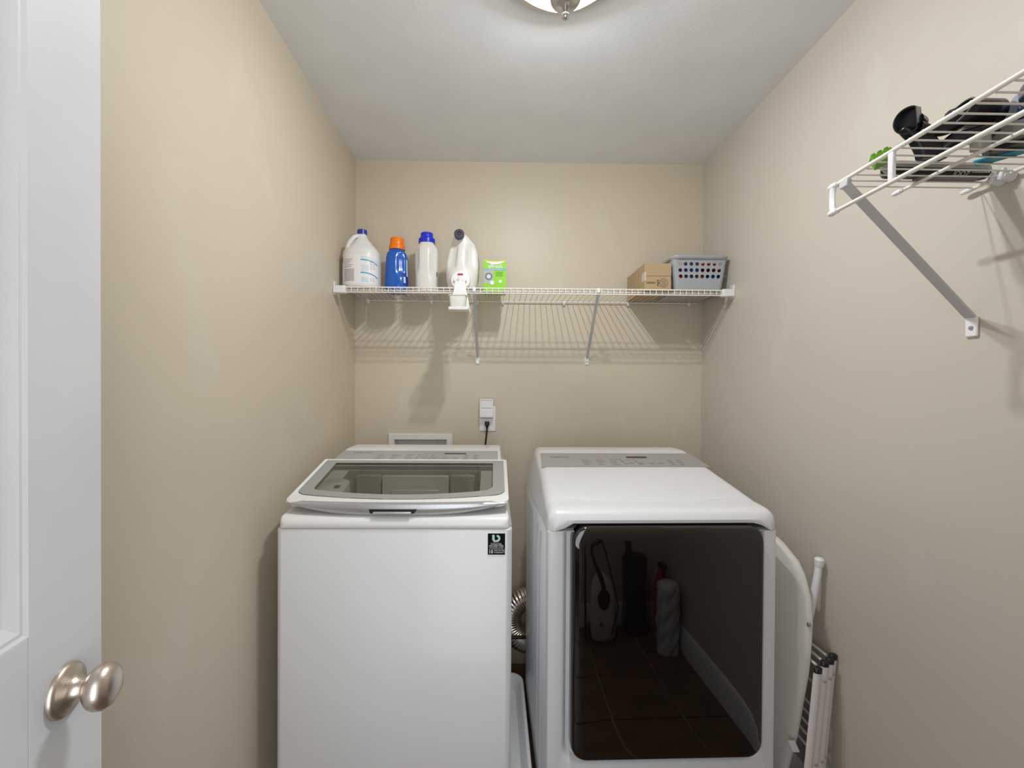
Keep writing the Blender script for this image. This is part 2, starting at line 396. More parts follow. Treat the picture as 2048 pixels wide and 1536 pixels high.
# well walls below the opening and the basket inside
obj('top_cover', mb, m_plastic, washer, smooth=40)
wl = MB()
for (a, b) in (((ox0, 1.405), (ox1, 1.405)), ((ox1, 1.405), (ox1, 1.665)), ((ox1, 1.665), (ox0, 1.665)), ((ox0, 1.665), (ox0, 1.405))):
    q = 8
    for k in range(q):
        p = [a[0]+(b[0]-a[0])*k/q, a[1]+(b[1]-a[1])*k/q]; p2 = [a[0]+(b[0]-a[0])*(k+1)/q, a[1]+(b[1]-a[1])*(k+1)/q]
        zt = lambda Y: 1.004+.060*(Y-1.405)/.26
        wl.quad((*p, zt(p[1])), (*p2, zt(p2[1])), (*p2, .93), (*p, .93))
obj('well', wl, m_inner, washer, smooth=20)
rim = MB().rings([[(-.289+rx*cos(2*pi*k/48), 1.62+ry*sin(2*pi*k/48), z) for k in range(48)] for rx, ry, z in ((.262, .225, .93), (.255, .215, .955), (.240, .20, .95), (.235, .195, .90))], cap0=False, cap1=False)
obj('tub_ring', rim, m_inner, washer, smooth=50)
obj('tub', MB().lathe([(.235, .92), (.23, .60), (.20, .56), (.0, .55)], (-.289, 1.62, 0), n=40, cap=False), m_tub, washer, smooth=50)
obj('water_inlet_cover', MB().box((-.405, 1.645, .955), (-.165, 1.662, 1.050)).box((-.37, 1.638, .975), (-.20, 1.646, 1.0)), m_plastic, washer, bevel=.004)
obj('inlet_side', MB().box((-.50, 1.650, .96), (-.408, 1.664, 1.052)), m_inner, washer, bevel=.006)
obj('inlet_side', MB().box((-.162, 1.650, .96), (-.07, 1.664, 1.052)), m_inner, washer, bevel=.006)
# white lobe and mark added to imitate a reflection in the lid glass
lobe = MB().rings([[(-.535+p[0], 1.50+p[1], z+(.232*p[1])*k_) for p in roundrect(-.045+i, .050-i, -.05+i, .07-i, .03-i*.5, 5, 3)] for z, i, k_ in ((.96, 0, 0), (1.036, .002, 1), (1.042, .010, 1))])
lb = obj('lid_reflection_lobe', lobe, m_plastic, washer, smooth=40)
obj('reflection_mark', MB().surf(lambda u, v: (-.522+.018*u, 1.485+.022*v, 1.0388+.232*.022*v+.0008), 1, 1), m_print, lb, smooth=0)
# lid
def lidring(x0, x1, y0, y1, r, dz, bow): return [(p[0], p[1], wz(p[1])+dz) for p in roundrect(x0, x1, y0, y1, r, 6, 14, bow)]
lx0, lx1 = -.622, .044
lid = obj('lid', MB().rings([lidring(lx0+.006, lx1-.006, 1.347, 1.678, (.03, .03, .006, .006), -.012, .012), lidring(lx0+.002, lx1-.002, 1.338, 1.680, (.03, .03, .006, .006), -.002, .012),
      lidring(lx0+.001, lx1-.001, 1.338, 1.680, (.03, .03, .006, .006), .0040, .012), lidring(lx0+.004, lx1-.004, 1.347, 1.678, (.03, .03, .006, .006), .0055, .014),
      lidring(lx0+.012, lx1-.012, 1.373, 1.676, (.03, .03, .004, .004), .0015, .035), lidring(lx0+.013, lx1-.013, 1.375, 1.675, (.03, .03, .004, .004), -.006, .035),
      lidring(lx0+.04, lx1-.04, 1.40, 1.66, (.02, .02, .004, .004), -.012, .035)], cap0=False, cap1=False), m_plastic, washer, smooth=40)
obj('glass_border', MB().rings([lidring(lx0+.012, lx1-.012, 1.375, 1.678, (.03, .03, .003, .003), .0025, .035), lidring(lx0+.050, lx1-.050, 1.412, 1.660, (.012, .03, .004, .004), -.001, .035)], cap0=False, cap1=False), m_greyd, lid, smooth=0)
obj('glass_pane', MB().rings([lidring(lx0+.050, lx1-.050, 1.412, 1.660, (.012, .03, .004, .004), -.001, .035)], cap0=False), m_glass, lid, smooth=0)
# crescent front strip of the lid with grip
def cres(u, v):
    x = lx0+.006+(lx1-lx0-.012)*u; t = (2*u-1)
    e = abs(t)**4
    top = 1.0245+.002*t*t; bot = .9925+.031*(abs(t)**3.2)
    z = bot+(top-bot)*v
    yf = 1.3305+.010*t*t+.012*e
    yy = yf + .004*(1-v)*(1-v)*1.5 - .003*sin(pi*v)
    return (x, yy, z)
st = MB().surf(cres, 40, 6); 
st.surf(lambda u, v: (cres(u, 0)[0], cres(u, 0)[1]+.03*v, cres(u, 0)[2]), 40, 1)
st.surf(lambda u, v: (cres(u, 1)[0], cres(u, 1)[1]+.014*v, cres(u, 1)[2]+.004*v), 40, 1)
strip = obj('lid_trim', st, m_silver, lid, smooth=50)
obj('grip_slot', MB().surf(lambda u, v: (-.362+.133*u+(.008*(v-.5) if u > .5 else -.004*(v-.5)), 1.3268-.001*v, 1.0+.0115*v), 8, 1), m_dark, strip, smooth=0, solid=.002)
obj('lid_grip', MB().box((-.352, 1.321, .9985), (-.241, 1.330, 1.0055)), m_silver, strip, bevel=.0025)
# control panel of the washer
pz = lambda Y: lerp([(1.684, 1.0905), (1.72, 1.0975), (1.78, 1.1065), (1.834, 1.1145)], Y)[0]
def ptop(x, Y, d=.0008): return (x, Y, pz(Y)+d)
pn = MB().surf(lambda u, v: ptop(-.600+.612*u+.0*v, 1.687+.145*v), 20, 8)
cp = obj('control_panel', pn, m_grey, washer, smooth=30)
def pmark(x0, x1, y0, y1, m, name, par, f, d=.0013): return obj(name, MB().surf(lambda u, v: f(x0+(x1-x0)*u, y0+(y1-y0)*v, d), 4, 2), m, par, smooth=0)
pmark(-.197, -.112, 1.785, 1.803, m_brown, 'display', cp, ptop)
upv = (0, .148, .024)
text('SAMSUNG', .016, ptop(-.555, 1.80, .001), (1, 0, 0), upv, m_print, cp, bold=.0001)
def controls(par, f, x0, sx, ys, flip=1):
    mb = MB()
    def bar(x, yy, wd, h=.0022): mb.surf(lambda u, v: f(x+wd*u, yy+h*v, .0013), 1, 1)
    for c in range(3):
        for r_ in range(4):
            bar(x0+c*.055*sx, ys+.018*r_, (.022+.012*((c*5+r_*3) % 4)/3)*sx)
    for c in range(2):
        for r_ in range(3): bar(x0+(.335+c*.036)*sx, ys+.022*r_, .018*sx); bar(x0+(.335+c*.036)*sx, ys+.006+.022*r_, .012*sx, .0015)
    for c in range(3):
        bar(x0+(.215+c*.038)*sx, ys+.018, .022*sx); bar(x0+(.215+c*.038)*sx, ys+.008, .018*sx)
    bar(x0+.172*sx, ys+.05, .024*sx); bar(x0+.170*sx, ys+.016, .026*sx, .003)
    obj('control_legends', mb, m_print, par, smooth=0, kind='stuff')
    kb = MB()
    for s in (-1, 1):
        kb.surf(lambda u, v: f(x0+(.184+s*(.026-.0*u))*sx+flip*.012*(v-.5)+(u-.5)*.0018, ys-.002+.066*v, .0014), 1, 4)
    obj('dial_outline', kb, m_midg, par, smooth=0, kind='stuff')
controls(cp, ptop, -.452, 1, 1.722, 1)
# energy sticker
sy = 1.3213
stk = obj('warranty_sticker', MB().box((-.0185, sy-.0004, .8825), (.0315, sy+.001, .9440)), mat('sticker_black', (.006, .006, .007), .75, spec=.15), washer, smooth=0)
fr = (1, 0, 0); up = (0, 0, 1)
text('DIGITAL', .0085, (.0065, sy-.0004, .9108), fr, up, m_print2, stk, align='CENTER', sx=1.05)
text('INVERTER', .0085, (.0065, sy-.0004, .9045), fr, up, m_print2, stk, align='CENTER', sx=1.12)
text('TECHNOLOGY', .0036, (.0065, sy-.0004, .9010), fr, up, m_print2, stk, align='CENTER', sx=1.7)
text('10', .0145, (-.0162, sy-.0004, .8862), fr, up, m_print2, stk, bold=.0003, sx=.9)
text('YEAR MOTOR', .0056, (-.0012, sy-.0004, .8928), fr, up, m_print2, stk, sx=.9)
text('WARRANTY', .0060, (-.0012, sy-.0004, .8868), fr, up, m_print2, stk, sx=.98)
obj('sticker_rule', MB().box((-.0155, sy-.0007, .8985), (.0285, sy-.0004, .8990)), m_print2, stk, smooth=0)
lg = MB()
def arc(cx, cz, r1, r2, a0, a1, n=14): lg.surf(lambda u, v: (cx+(r1+(r2-r1)*v)*cos(a0+(a1-a0)*u), sy-.0007, cz+(r1+(r2-r1)*v)*sin(a0+(a1-a0)*u)), n, 1)
arc(.0072, .9298, .0045, .0105, -pi*.62, pi*.5)
lg.box((-.0060, sy-.0008, .9285), (.0010, sy-.0006, .9402))
arc(.0055, .9290, .0048, .0115, pi, pi*1.42, 8)
obj('sticker_emblem', lg, mat('emblem_mint', (.55, .72, .66), .4), stk, smooth=0)
# ---- dryer
dryer = thing('clothes_dryer', 'white front-loading dryer with large black glass door, right of the two machines', 'dryer', (.497, 1.33, 0))
EX0, EX1 = .155, .838
obj('cabinet', body_box(EX0, EX1, 1.352, 2.04, .03, .950, .012), m_white, dryer, smooth=40)
for fx in (.2, .79):
    for fy in (1.40, 1.98):
        obj('foot', MB().lathe([(.02, 0), (.02, .012), (.012, .016), (.012, .032)], (fx, fy, 0), n=16), m_dark, dryer)
# front frame with recessed door well
def xz(x0, x1, z0, z1, r, Y): return [(p[0], Y, p[1]) for p in roundrect(x0, x1, z0, z1, r, 6, 6)]
fp = MB().rings([xz(EX0, EX1, .03, .950, .003, 1.352), xz(EX0, EX1, .03, .950, .003, 1.340), xz(EX0+.004, EX1-.004, .034, .950, .003, 1.331), xz(EX0+.012, EX1-.012, .04, .9495, .003, 1.328),
     xz(.197, .799, .262, .949, (.05, .05, .003, .003), 1.328), xz(.205, .795, .268, .9485, (.05, .05, .003, .003), 1.333), xz(.214, .790, .275, .948, (.048, .048, .003, .003), 1.350), xz(.23, .78, .29, .947, (.04, .04, .003, .003), 1.351)], cap0=False)
obj('front_frame', fp, m_white, dryer, smooth=40)
# door: slightly pillowed black glass in a thin black rim
def dglass(u, v):
    x0, x1, z0, z1, r = .2245, .7875, .287, .9685, .045
    return None
rg = []
dcx, dcz, hw, hh = .506, .6278, .2815, .3405
for s_, yy in ((1, 1.348), (1, 1.322), (.996, 1.3135), (.988, 1.3095), (.975, 1.3075), (.94, 1.3060), (.88, 1.3052), (.78, 1.3047), (.62, 1.3044), (.42, 1.3043), (.2, 1.3042)):
    rg.append([(dcx+p[0], yy, dcz+p[1]) for p in roundrect(-hw*s_-(1-s_)*0, hw*s_, -hh*s_, hh*s_, .045*s_, 8, 10)])
dg_ = obj('door', MB().rings(rg), m_darkglass, dryer, smooth=60)
# top cover
Yd = [(1.3265, .9505), (1.3245, .956), (1.3240, .968), (1.3250, .984), (1.330, .9975), (1.340, 1.0065), (1.355, 1.012), (1.38, 1.0155), (1.425, 1.018), (1.432, 1.0205), (1.46, 1.0265)] + \
     [(1.46+.40*k/8, 1.0265+.0795*k/8) for k in range(1, 9)] + [(1.88, 1.1115), (1.90, 1.114), (1.98, 1.114), (2.01, 1.110), (2.03, 1.097), (2.04, 1.06), (2.04, .951)]
R = cover(Yd, EX0-.001, EX1+.001, .951, .030, nu=24, inset=lambda Y, z: min(.018, max(0, (z-1.0)*.25))+(0 if Y < 1.8 else (Y-1.8)*.05), planr=.022)
def arch(x): # lower edge of the cover's front: rises over the door
    a, b = .205, .795
    if x < a-.014 or x > b+.014: return 0
    t = min(1, (x-(a-.014))/.030, ((b+.014)-x)/.030); return .0225*(t*t*(3-2*t))
for j in range(0, 3):
    R[j] = [(p[0], p[1], p[2]+arch(p[0])*(1, .9, .7)[j]) for p in R[j]]
mb = MB().rings(R, closed=False, cap0=False, cap1=False)
# inner lip below the front edge
lipr = R[0]; lip = [[(p[0], p[1], p[2]) for p in lipr], [(p[0], p[1]+.03, p[2]-.0005) for p in lipr]]
mb.rings(lip, closed=False, cap0=False, cap1=False)
obj('top_cover', mb, m_white, dryer, smooth=45)
pzd = lambda Y: 1.0265+.0795*(Y-1.46)/.40
def dtop(x, Y, d=.0008): return (x, Y, pzd(Y)+d)
cp2 = obj('control_panel', MB().surf(lambda u, v: dtop(.182+.012*v+u*(.637-.024*v), 1.700+.152*v), 20, 3), m_silver, dryer, smooth=30)
pmark(.530, .612, 1.795, 1.813, m_brown, 'display', cp2, dtop)
text('SAMSUNG', .016, dtop(.227, 1.80, .001), (1, 0, 0), (0, .40, .0795), m_print, cp2, bold=.0001)
controls(cp2, dtop, .345, 1.0, 1.722, -1)
# crease in the top and grooves pressed into the left side
obj('crease', MB().tube([(.205, 1.475, 1.0285), (.225, 1.445, 1.0225), (.30, 1.425, 1.0178), (.42, 1.413, 1.0165), (.50, 1.411, 1.0163), (.60, 1.414, 1.0166), (.72, 1.428, 1.0188), (.79, 1.44, 1.0215)], .0022, 6), m_white, dryer)
for y0, y1 in ((1.47, 1.51), (1.56, 1.60), (1.75, 1.95)):
    obj('side_rib', MB().surf(lambda u, v: (EX0-.0045*sin(pi*u)**.6*min(1, 12*min(v, 1-v)), y0+(y1-y0)*u, .10+.80*v), 8, 24), m_white, dryer, smooth=60)
dryer.rotation_euler.z = radians(1.0)
# ------------------------------------------------------------------ washer supply box, outlet, plug
wb = thing('supply_box', 'white recessed water supply box in the wall behind the washing machine', 'supply box', (-.366, 2.255, 1.03))
def xzr(x0, x1, z0, z1, Y): return [(x0, Y, z0), (x1, Y, z0), (x1, Y, z1), (x0, Y, z1)]
obj('box_frame', MB().rings([xzr(-.523, -.209, .905, 1.143, 2.2595), xzr(-.523, -.209, .905, 1.143, 2.254), xzr(-.521, -.211, .907, 1.141, 2.252), xzr(-.496, -.236, .932, 1.115, 2.252), xzr(-.494, -.238, .934, 1.113, 2.254), xzr(-.492, -.240, .936, 1.111, 2.335)], cap0=False), m_plastic, wb, smooth=0)
for i, (x, m_) in enumerate(((-.43, m_red), (-.28, m_bluep))):
    v = obj('valve', MB().lathe([(.012, .936), (.012, .985), (.016, .987), (.016, 1.0)], (x, 2.295, 0), n=16), m_steel, wb)
    obj('valve_handle', MB().box((x-.022, 2.285, 1.0), (x+.022, 2.305, 1.008)), m_, v, bevel=.002)
ou = thing('wall_outlet', 'white wall outlet plate on the back wall, between washer and shelf', 'outlet', (-.036, 2.258, 1.157))
op = obj('cover_plate', MB().box((-.076, 2.254, 1.157), (.003, 2.2598, 1.280)), m_wplate, ou, bevel=.002)
obj('receptacle', MB().lathe([(.0165, 0), (.0165, .002)], (-.0365, 2.2545, 1.198), (0, -1, 0), 24), m_plastic, op)
obj('receptacle', MB().lathe([(.0165, 0), (.0165, .002)], (-.0365, 2.2545, 1.238), (0, -1, 0), 24), m_plastic, op)
fresh = thing('plug_in_freshener', 'small white plug-in unit sticking out of the top of the wall outlet', 'plug-in', (-.041, 2.253, 1.22))
sh = [(.0, 1.222), (.006, 1.218), (.034, 1.226), (.036, 1.266), (.030, 1.271), (.022, 1.314), (.0, 1.318)]
bx = MB().rings([[(x, 2.253-d, z) for d, z in sh] for x in (-.075, -.008)])
fb = obj('unit_body', bx, m_plastic, fresh, smooth=0, bevel=.003)
obj('unit_window', MB().surf(lambda u, v: (-.066+.049*u, 2.2190+.0083*v-.0003, 1.2735+.0355*v), 1, 1), m_print2, fb, smooth=0, solid=.0005)
obj('unit_slot', MB().box((-.068, 2.2268, 1.307), (-.016, 2.2285, 1.3095)), m_midg, fb, smooth=0)
cord = thing('power_cord', 'black power cord plugged into the wall outlet, running down behind the washer', 'cord', (-.039, 2.25, 1.06))
obj('plug', MB().box((-.050, 2.225, 1.185), (-.027, 2.252, 1.205)).tube([(-.0385, 2.236, 1.19), (-.0385, 2.236, 1.172)], [.009, .005], 10), m_cord, cord, bevel=.003)
obj('cable', MB().tube([(-.0385, 2.236, 1.175), (-.040, 2.235, 1.15), (-.045, 2.232, 1.10), (-.050, 2.225, 1.0), (-.052, 2.20, .8), (-.05, 2.2, .5)], .0042, 8), m_cord, cord)
# ------------------------------------------------------------------ back shelf
SZ = 1.795          # top of the cross wires
def wire_piece(name, path, r, parent, m=m_wire, n=8): return obj(name, MB().tube(path, r, n), m, parent, smooth=60)
bs = thing('wire_shelf', 'long white wire shelf across the back wall above the two machines', 'wire shelf', (.17, 2.255, 1.78))
X0, X1 = -.648, .985
for nm, y_, z_ in (('front_rail', 1.955, SZ-.0015), ('lip_rail', 1.957, SZ-.0225), ('support_rail', 1.992, SZ-.0065), ('back_rail', 2.247, SZ-.0015)):
    wire_piece(nm, [(X0+(.02 if y_ > 2.2 else 0), y_, z_), (X1+(.012 if y_ > 2.2 else 0), y_, z_)], .0031, bs)
c0 = None; N = 63
for k in range(N):
    x = X0+.010+(X1-X0-.02)*k/(N-1)
    if c0 is None:
        c0 = obj('cross_wire', MB().tube([(0+X0+.01, 2.249, SZ+.0005), (X0+.01, 1.962, SZ+.0005), (X0+.01, 1.9535, SZ-.002), (X0+.01, 1.9525, SZ-.024)], .00155, 6), m_wire, bs, smooth=60); o = c0
    else:
        o = c0.copy(); COL.objects.link(o); o.parent = bs; o.location = (x-(X0+.01), 0, 0)
for sx, xa, xb in ((-1, XL+.0005, X0+.012), (1, XR-.0005, X1-.012)):
    lo, hi = min(xa, xb), max(xa, xb)
    wbk = obj('end_bracket', MB().box((lo, 1.945, SZ-.028), (hi, 1.973, SZ+.004)), m_cap, bs, bevel=.003)
    xs, xe = (XL+.0005, XL+.004) if sx < 0 else (XR-.004, XR-.0005)
    obj('screw_tab', MB().box((xs, 1.950, SZ-.034), (xe, 1.985, SZ+.024)), m_cap, wbk, bevel=.0012)
    obj('screw', MB().lathe([(.004, 0), (.003, .002)], (xe if sx < 0 else xs, 1.968, SZ+.014), (-sx, 0, 0), 10), m_steel, wbk)
    lo, hi = (XL+.0005, X0+.03) if sx < 0 else (X1+.004, XR-.0005)
for x in (-.622, -.314, -.088, .036, .337, .654, .957):
    obj('wall_clip', MB().box((x-.006, 2.240, SZ-.010), (x+.006, 2.2595, SZ+.002)).tube([(x, 2.247, SZ-.004), (x, 2.249, SZ-.016)], [.007, .005], 10), m_cap, bs, bevel=.002)
for xt, xb in ((-.092, -.087), (.441, .453)):
    top = Vector((xt, 1.957, SZ-.012)); bot = Vector((xb, 2.250, 1.520)); ax = (bot-top).normalized(); n2 = Vector((1, 0, 0)).cross(ax).normalized()
    mb = MB(); W_, T_ = .0065, .003
    R = [[p+Vector((1, 0, 0))*a*W_+n2*b*T_ for a, b in ((-1, -1), (1, -1), (1, 1), (-1, 1))] for p in (top, bot)]
    mb.rings(R)
    br = obj('support_brace', mb, m_brace, bs, smooth=0, bevel=.0012)
    obj('brace_hook', MB().box((xt-.007, 1.949, SZ-.018), (xt+.007, 1.966, SZ+.003)), m_cap, br, bevel=.003)
    pl = obj('brace_plate', MB().box((xb-.0105, 2.2535, 1.487), (xb+.0105, 2.2598, 1.528)), m_wplate, br, bevel=.003)
    # third level stays a sub-part of the shelf: the screw head is part of the plate mesh level
    obj('brace_screw', MB().lathe([(.0038, 0), (.003, .002)], (xb, 2.2535, 1.500), (0, -1, 0), 10), m_steel, br)
# ------------------------------------------------------------------ right shelf
rs = thing('wire_shelf', 'short white wire shelf with angled brace on the right wall', 'wire shelf', (1.02, .5, 1.78))
RY0, RY1 = -.02, .972
RZ = 1.795
for nm, x_, z_, y1, r_ in (('front_rail', .712, RZ-.001, .955, .0040), ('hang_rail', .712, RZ-.056, .955, .0040), ('support_rail', .862, RZ-.006, RY1, .0036), ('back_rail', 1.013, RZ-.001, RY1, .0036)):
    wire_piece(nm, [(x_, RY0, z_), (x_, y1, z_)], r_, rs, n=12)
for x_ in (.862, 1.013):
    z_ = RZ-.006 if x_ < .9 else RZ-.001
    obj('rail_tip', MB().lathe([(.0048, -.010), (.0052, -.002), (.0048, .008), (.002, .014)], (x_, RY1, z_), (0, 1, 0), 14), m_cap, rs)
c0 = None
for k in range(39):
    y_ = .958-.0254*k
    if c0 is None:
        c0 = obj('cross_wire', MB().tube([(.7115, .958, RZ-.004), (.7120, .958, RZ+.003), (.716, .958, RZ+.003), (.722, .958, RZ), (1.010, .958, RZ), (1.0155, .958, RZ-.001), (1.0170, .958, RZ-.004)], .0016, 6), m_wire, rs, smooth=60)
    else:
        o = c0.copy(); COL.objects.link(o); o.parent = rs; o.location = (0, y_-.958, 0)
# end cap joining front rail and hang rail
ec = MB()
ec.rings([[(.712+a*cos(t)*1, yy, zc_+a*sin(t)) for t in [2*pi*k/12 for k in range(12)]] for a, yy, zc_ in ((.0058, .945, RZ-.001), (.0066, .962, RZ-.001), (.005, .968, RZ-.001))])
ec.rings([[(.712+a*cos(t), yy, zc_+a*sin(t)) for t in [2*pi*k/12 for k in range(12)]] for a, yy, zc_ in ((.0058, .945, RZ-.056), (.0066, .962, RZ-.056), (.005, .968, RZ-.056))])
ec.surf(lambda u, v: (.712+.0062*cos(2*pi*u)*(1-.45*sin(pi*v)), .957+.008*sin(2*pi*u)+.004*sin(pi*v), RZ-.001-.055*v), 10, 10, True)
obj('rail_end_cap', ec, m_cap, rs, smooth=50)
for y_ in (.815, .30):
    obj('rail_connector', MB().box((.7085, y_-.006, RZ-.055), (.7155, y_+.006, RZ-.002)), m_cap, rs, bevel=.002)
top = Vector((.712, .925, RZ-.012)); bot = Vector((1.021, .968, 1.522)); ax = (bot-top).normalized(); sd = Vector((0, 1, 0)); n2 = ax.cross(sd).normalized(); sd = n2.cross(ax)
mb = MB(); W_ = .0105
mb.rings([[p+sd*a*W_+n2*b*.002 for a, b in ((-1, 1.8), (-1, -1), (1, -1), (1, 1.8), (.8, 1.8), (.8, 0), (-.8, 0), (-.8, 1.8))] for p in (top, bot)])
br = obj('support_brace', mb, m_brace, rs, smooth=0, bevel=.0006)
obj('brace_hook', MB().box((.707, .914, RZ-.018), (.718, .936, RZ-.004)), m_brace, br, bevel=.002)
obj('brace_plate', MB().box((1.021, .954, 1.480), (1.0265, .980, 1.524)), m_wplate, br, bevel=.004)
obj('brace_screw', MB().lathe([(.005, 0), (.004, .0022), (.0, .003)], (1.021, .966, 1.499), (-1, 0, 0), 12, False), m_steel, br)
for y_ in (.915, .897, .55, .2):
    obj('wall_clip', MB().tube([(1.026, y_, RZ-.004), (1.004, y_, RZ-.002)], [.011, .0085], 14).tube([(1.004, y_+.001, RZ-.010), (1.004, y_-.006, RZ+.010)], [.0055, .004], 10), m_cap, rs, smooth=50)
# ------------------------------------------------------------------ bottles on the back shelf
BZ = SZ+.0022
def body(cx, cy, z0, tab, n=2.6, dents=(), nu=48, nv=44, rot=0):
    H = tab[-1][0]
    def fn(u, v):
        z = H*v; a, b, ox, oy = lerp(tab, z); t = 2*pi*u
        c, s = cos(t), sin(t); e = 2/n
        x = a*abs(c)**e*(1 if c >= 0 else -1); y = b*abs(s)**e*(1 if s >= 0 else -1)
        k = 1
        for (t0, zz, wt, wz_, d) in dents:
            dt = (t-t0+pi) % (2*pi)-pi
            q = (dt/wt)**2; q2 = ((z-zz)/wz_)**2
            k -= d*math.exp(-q**2)*math.exp(-q2**2)
        x *= k; y *= k
        return (cx+ox+x*cos(rot)-y*sin(rot), cy+oy+x*sin(rot)+y*cos(rot), z0+z)
    mb = MB().surf(fn, nu, nv, True)
    n0 = len(mb.v); mb.f.append(tuple(range(nu-1, -1, -1))); mb.f.append(tuple(n0-nu+i for i in range(nu)))
    return mb, fn
def patch(fn, H, t0, t1, z0, z1, m, name, parent, nu=10, nv=4, k=1.012, droop=0):
    """thin label on a bottle surface; t in turns"""
    c = Vector(fn(.25, .5))+Vector(fn(.75, .5)); c *= .5
    def g(u, v):
        p = Vector(fn(t0+(t1-t0)*u, (z0+(z1-z0)*v-droop*u*u)/H)); d = Vector((p.x-c.x, p.y-c.y, 0)); return p+d.normalized()*.0006*k
    return obj(name, MB().surf(g, nu, nv), m, parent, smooth=60)
# bleach jug
bl = thing('bleach_jug', 'white gallon jug with navy cap and blue-lined label, leftmost on the back shelf', 'jug', (-.596, 2.052, BZ))
T1 = [(0, .070, .066, 0, 0), (.006, .078, .073, 0, 0), (.02, .0805, .075, 0, 0), (.15, .0805, .075, 0, 0), (.158, .0785, .073, 0, 0), (.168, .077, .071, 0, 0), (.182, .066, .062, 0, 0), (.210, .043, .042, 0, 0), (.232, .026, .027, 0, 0), (.242, .021, .021, 0, 0), (.253, .0195, .0195, 0, 0)]
mb, fn = body(-.596, 2.052, BZ, T1, 2.5, dents=((pi*1.28, .215, .22, .028, .42), (pi*1.62, .215, .22, .03, .12)), nu=56)
obj('jug_body', mb, m_bleach, bl, smooth=60)
obj('handle', MB().tube([(-.652, 2.02, BZ+.172), (-.642, 2.015, BZ+.200), (-.622, 2.025, BZ+.232), (-.606, 2.035, BZ+.240)], [.011, .011, .010, .009], 12), m_bleach, bl, smooth=60)
obj('cap', MB().lathe([(.0215, .248), (.0215, .268), (.020, .270)], (-.596, 2.052, BZ), n=32), m_navycap, bl)
H = .253
lab = patch(fn, H, .545, .95, .018, .143, m_plastic, 'label', bl, 24, 6, .5)
for z, hgt, m_ in ((.118, .005, m_cyan), (.0625, .005, m_cyan), (.133, .0018, m_ltblue), (.128, .0015, m_ltblue)):
    patch(fn, H, .77, .945, z, z+hgt, m_, 'label_band', lab, 14, 1, droop=.018, k=1.4)
patch(fn, H, .775, .835, .024, .045, m_ltblue, 'label_block', lab); patch(fn, H, .775, .835, .072, .098, mat('pale2', (.66, .70, .74), .5), 'label_block', lab)
patch(fn, H, .552, .60, .112, .136, mat('dull_red', (.42, .10, .10), .5), 'label_block', lab, 4, 2)
for k in range(5): patch(fn, H, .635, .725-.012*(k % 3), .121-.008*k, .1228-.008*k, m_midg, 'label_line', lab, 6, 1, 1.4)
for k in range(12): patch(fn, H, .635, .735, .078-.0045*k, .0808-.0045*k, m_pale, 'label_line', lab, 6, 1, 1.4)
for zz in (.030, .082, .100):
    for t_ in (.852, .885):
        patch(fn, H, t_, t_+.018, zz, zz+.013, m_pale, 'label_icon', lab, 3, 1); patch(fn, H, t_+.003, t_+.015, zz+.0025, zz+.0105, m_plastic, 'label_icon', lab, 3, 1, 1.6)
# blue detergent bottle
bb = thing('detergent_bottle', 'blue detergent bottle with orange cap on the back shelf', 'bottle', (-.449, 2.09, BZ))
T2 = [(0, .046, .042, 0, 0), (.006, .0515, .048, 0, 0), (.03, .0525, .05, 0, 0), (.10, .050, .048, 0, 0), (.155, .048, .045, 0, 0), (.175, .044, .042, 0, 0), (.190, .034, .033, 0, 0), (.196, .028, .028, 0, 0), (.20, .027, .027, 0, 0)]
mb, fn = body(-.449, 2.09, BZ, T2, 2.6, dents=((pi*1.66, .125, .42, .052, .20), (pi*1.30, .03, .3, .05, .05)), nu=56)
obj('bottle_body', mb, m_bluebottle, bb, smooth=60)
cpb = obj('cap', MB().lathe([(.036, .194), (.0365, .212), (.032, .216), (.031, .243), (.029, .247)], (-.449, 2.09, BZ), n=36), m_orange, bb)
lb2 = patch(fn, .20, .86, .975, .030, .085, mat('deep_blue', (.015, .02, .30), .3), 'label', bb, 8, 4)
patch(fn, .20, .865, .905, .038, .066, m_ltblue, 'label_block', lb2, 4, 3, 1.6)
patch(fn, .20, .93, .975, .070, .145, m_ltblue, 'label_block', lb2, 4, 3, 1.6)
# white bottle with blue cap
wbt = thing('detergent_bottle', 'white softener bottle with bright blue stepped cap on the back shelf', 'bottle', (-.317, 2.11, BZ))
T3 = [(0, .044, .042, 0, 0), (.008, .051, .049, 0, 0), (.03, .0525, .050, 0, 0), (.12, .0525, .049, 0, 0), (.18, .053, .048, 0, 0), (.205, .050, .045, 0, 0), (.222, .038, .036, 0, 0), (.228, .034, .034, 0, 0), (.234, .033, .033, 0, 0)]
mb, fn = body(-.317, 2.11, BZ, T3, 2.5, dents=((pi*1.24, .155, .30, .060, .10), (pi*1.72, .145, .36, .068, .15)), nu=56)
obj('bottle_body', mb, m_jug, wbt, smooth=60)
obj('cap', MB().lathe([(.0375, .232), (.038, .250), (.034, .256), (.029, .258), (.028, .276), (.027, .2785)], (-.317, 2.11, BZ), n=36), m_bluecap, wbt)
lb3 = patch(fn, .234, .93, 1.01, .02, .10, m_ltg, 'label', wbt, 8, 4)
patch(fn, .234, .925, .94, .075, .095, m_navy, 'label_block', lb3, 3, 2, 1.6)
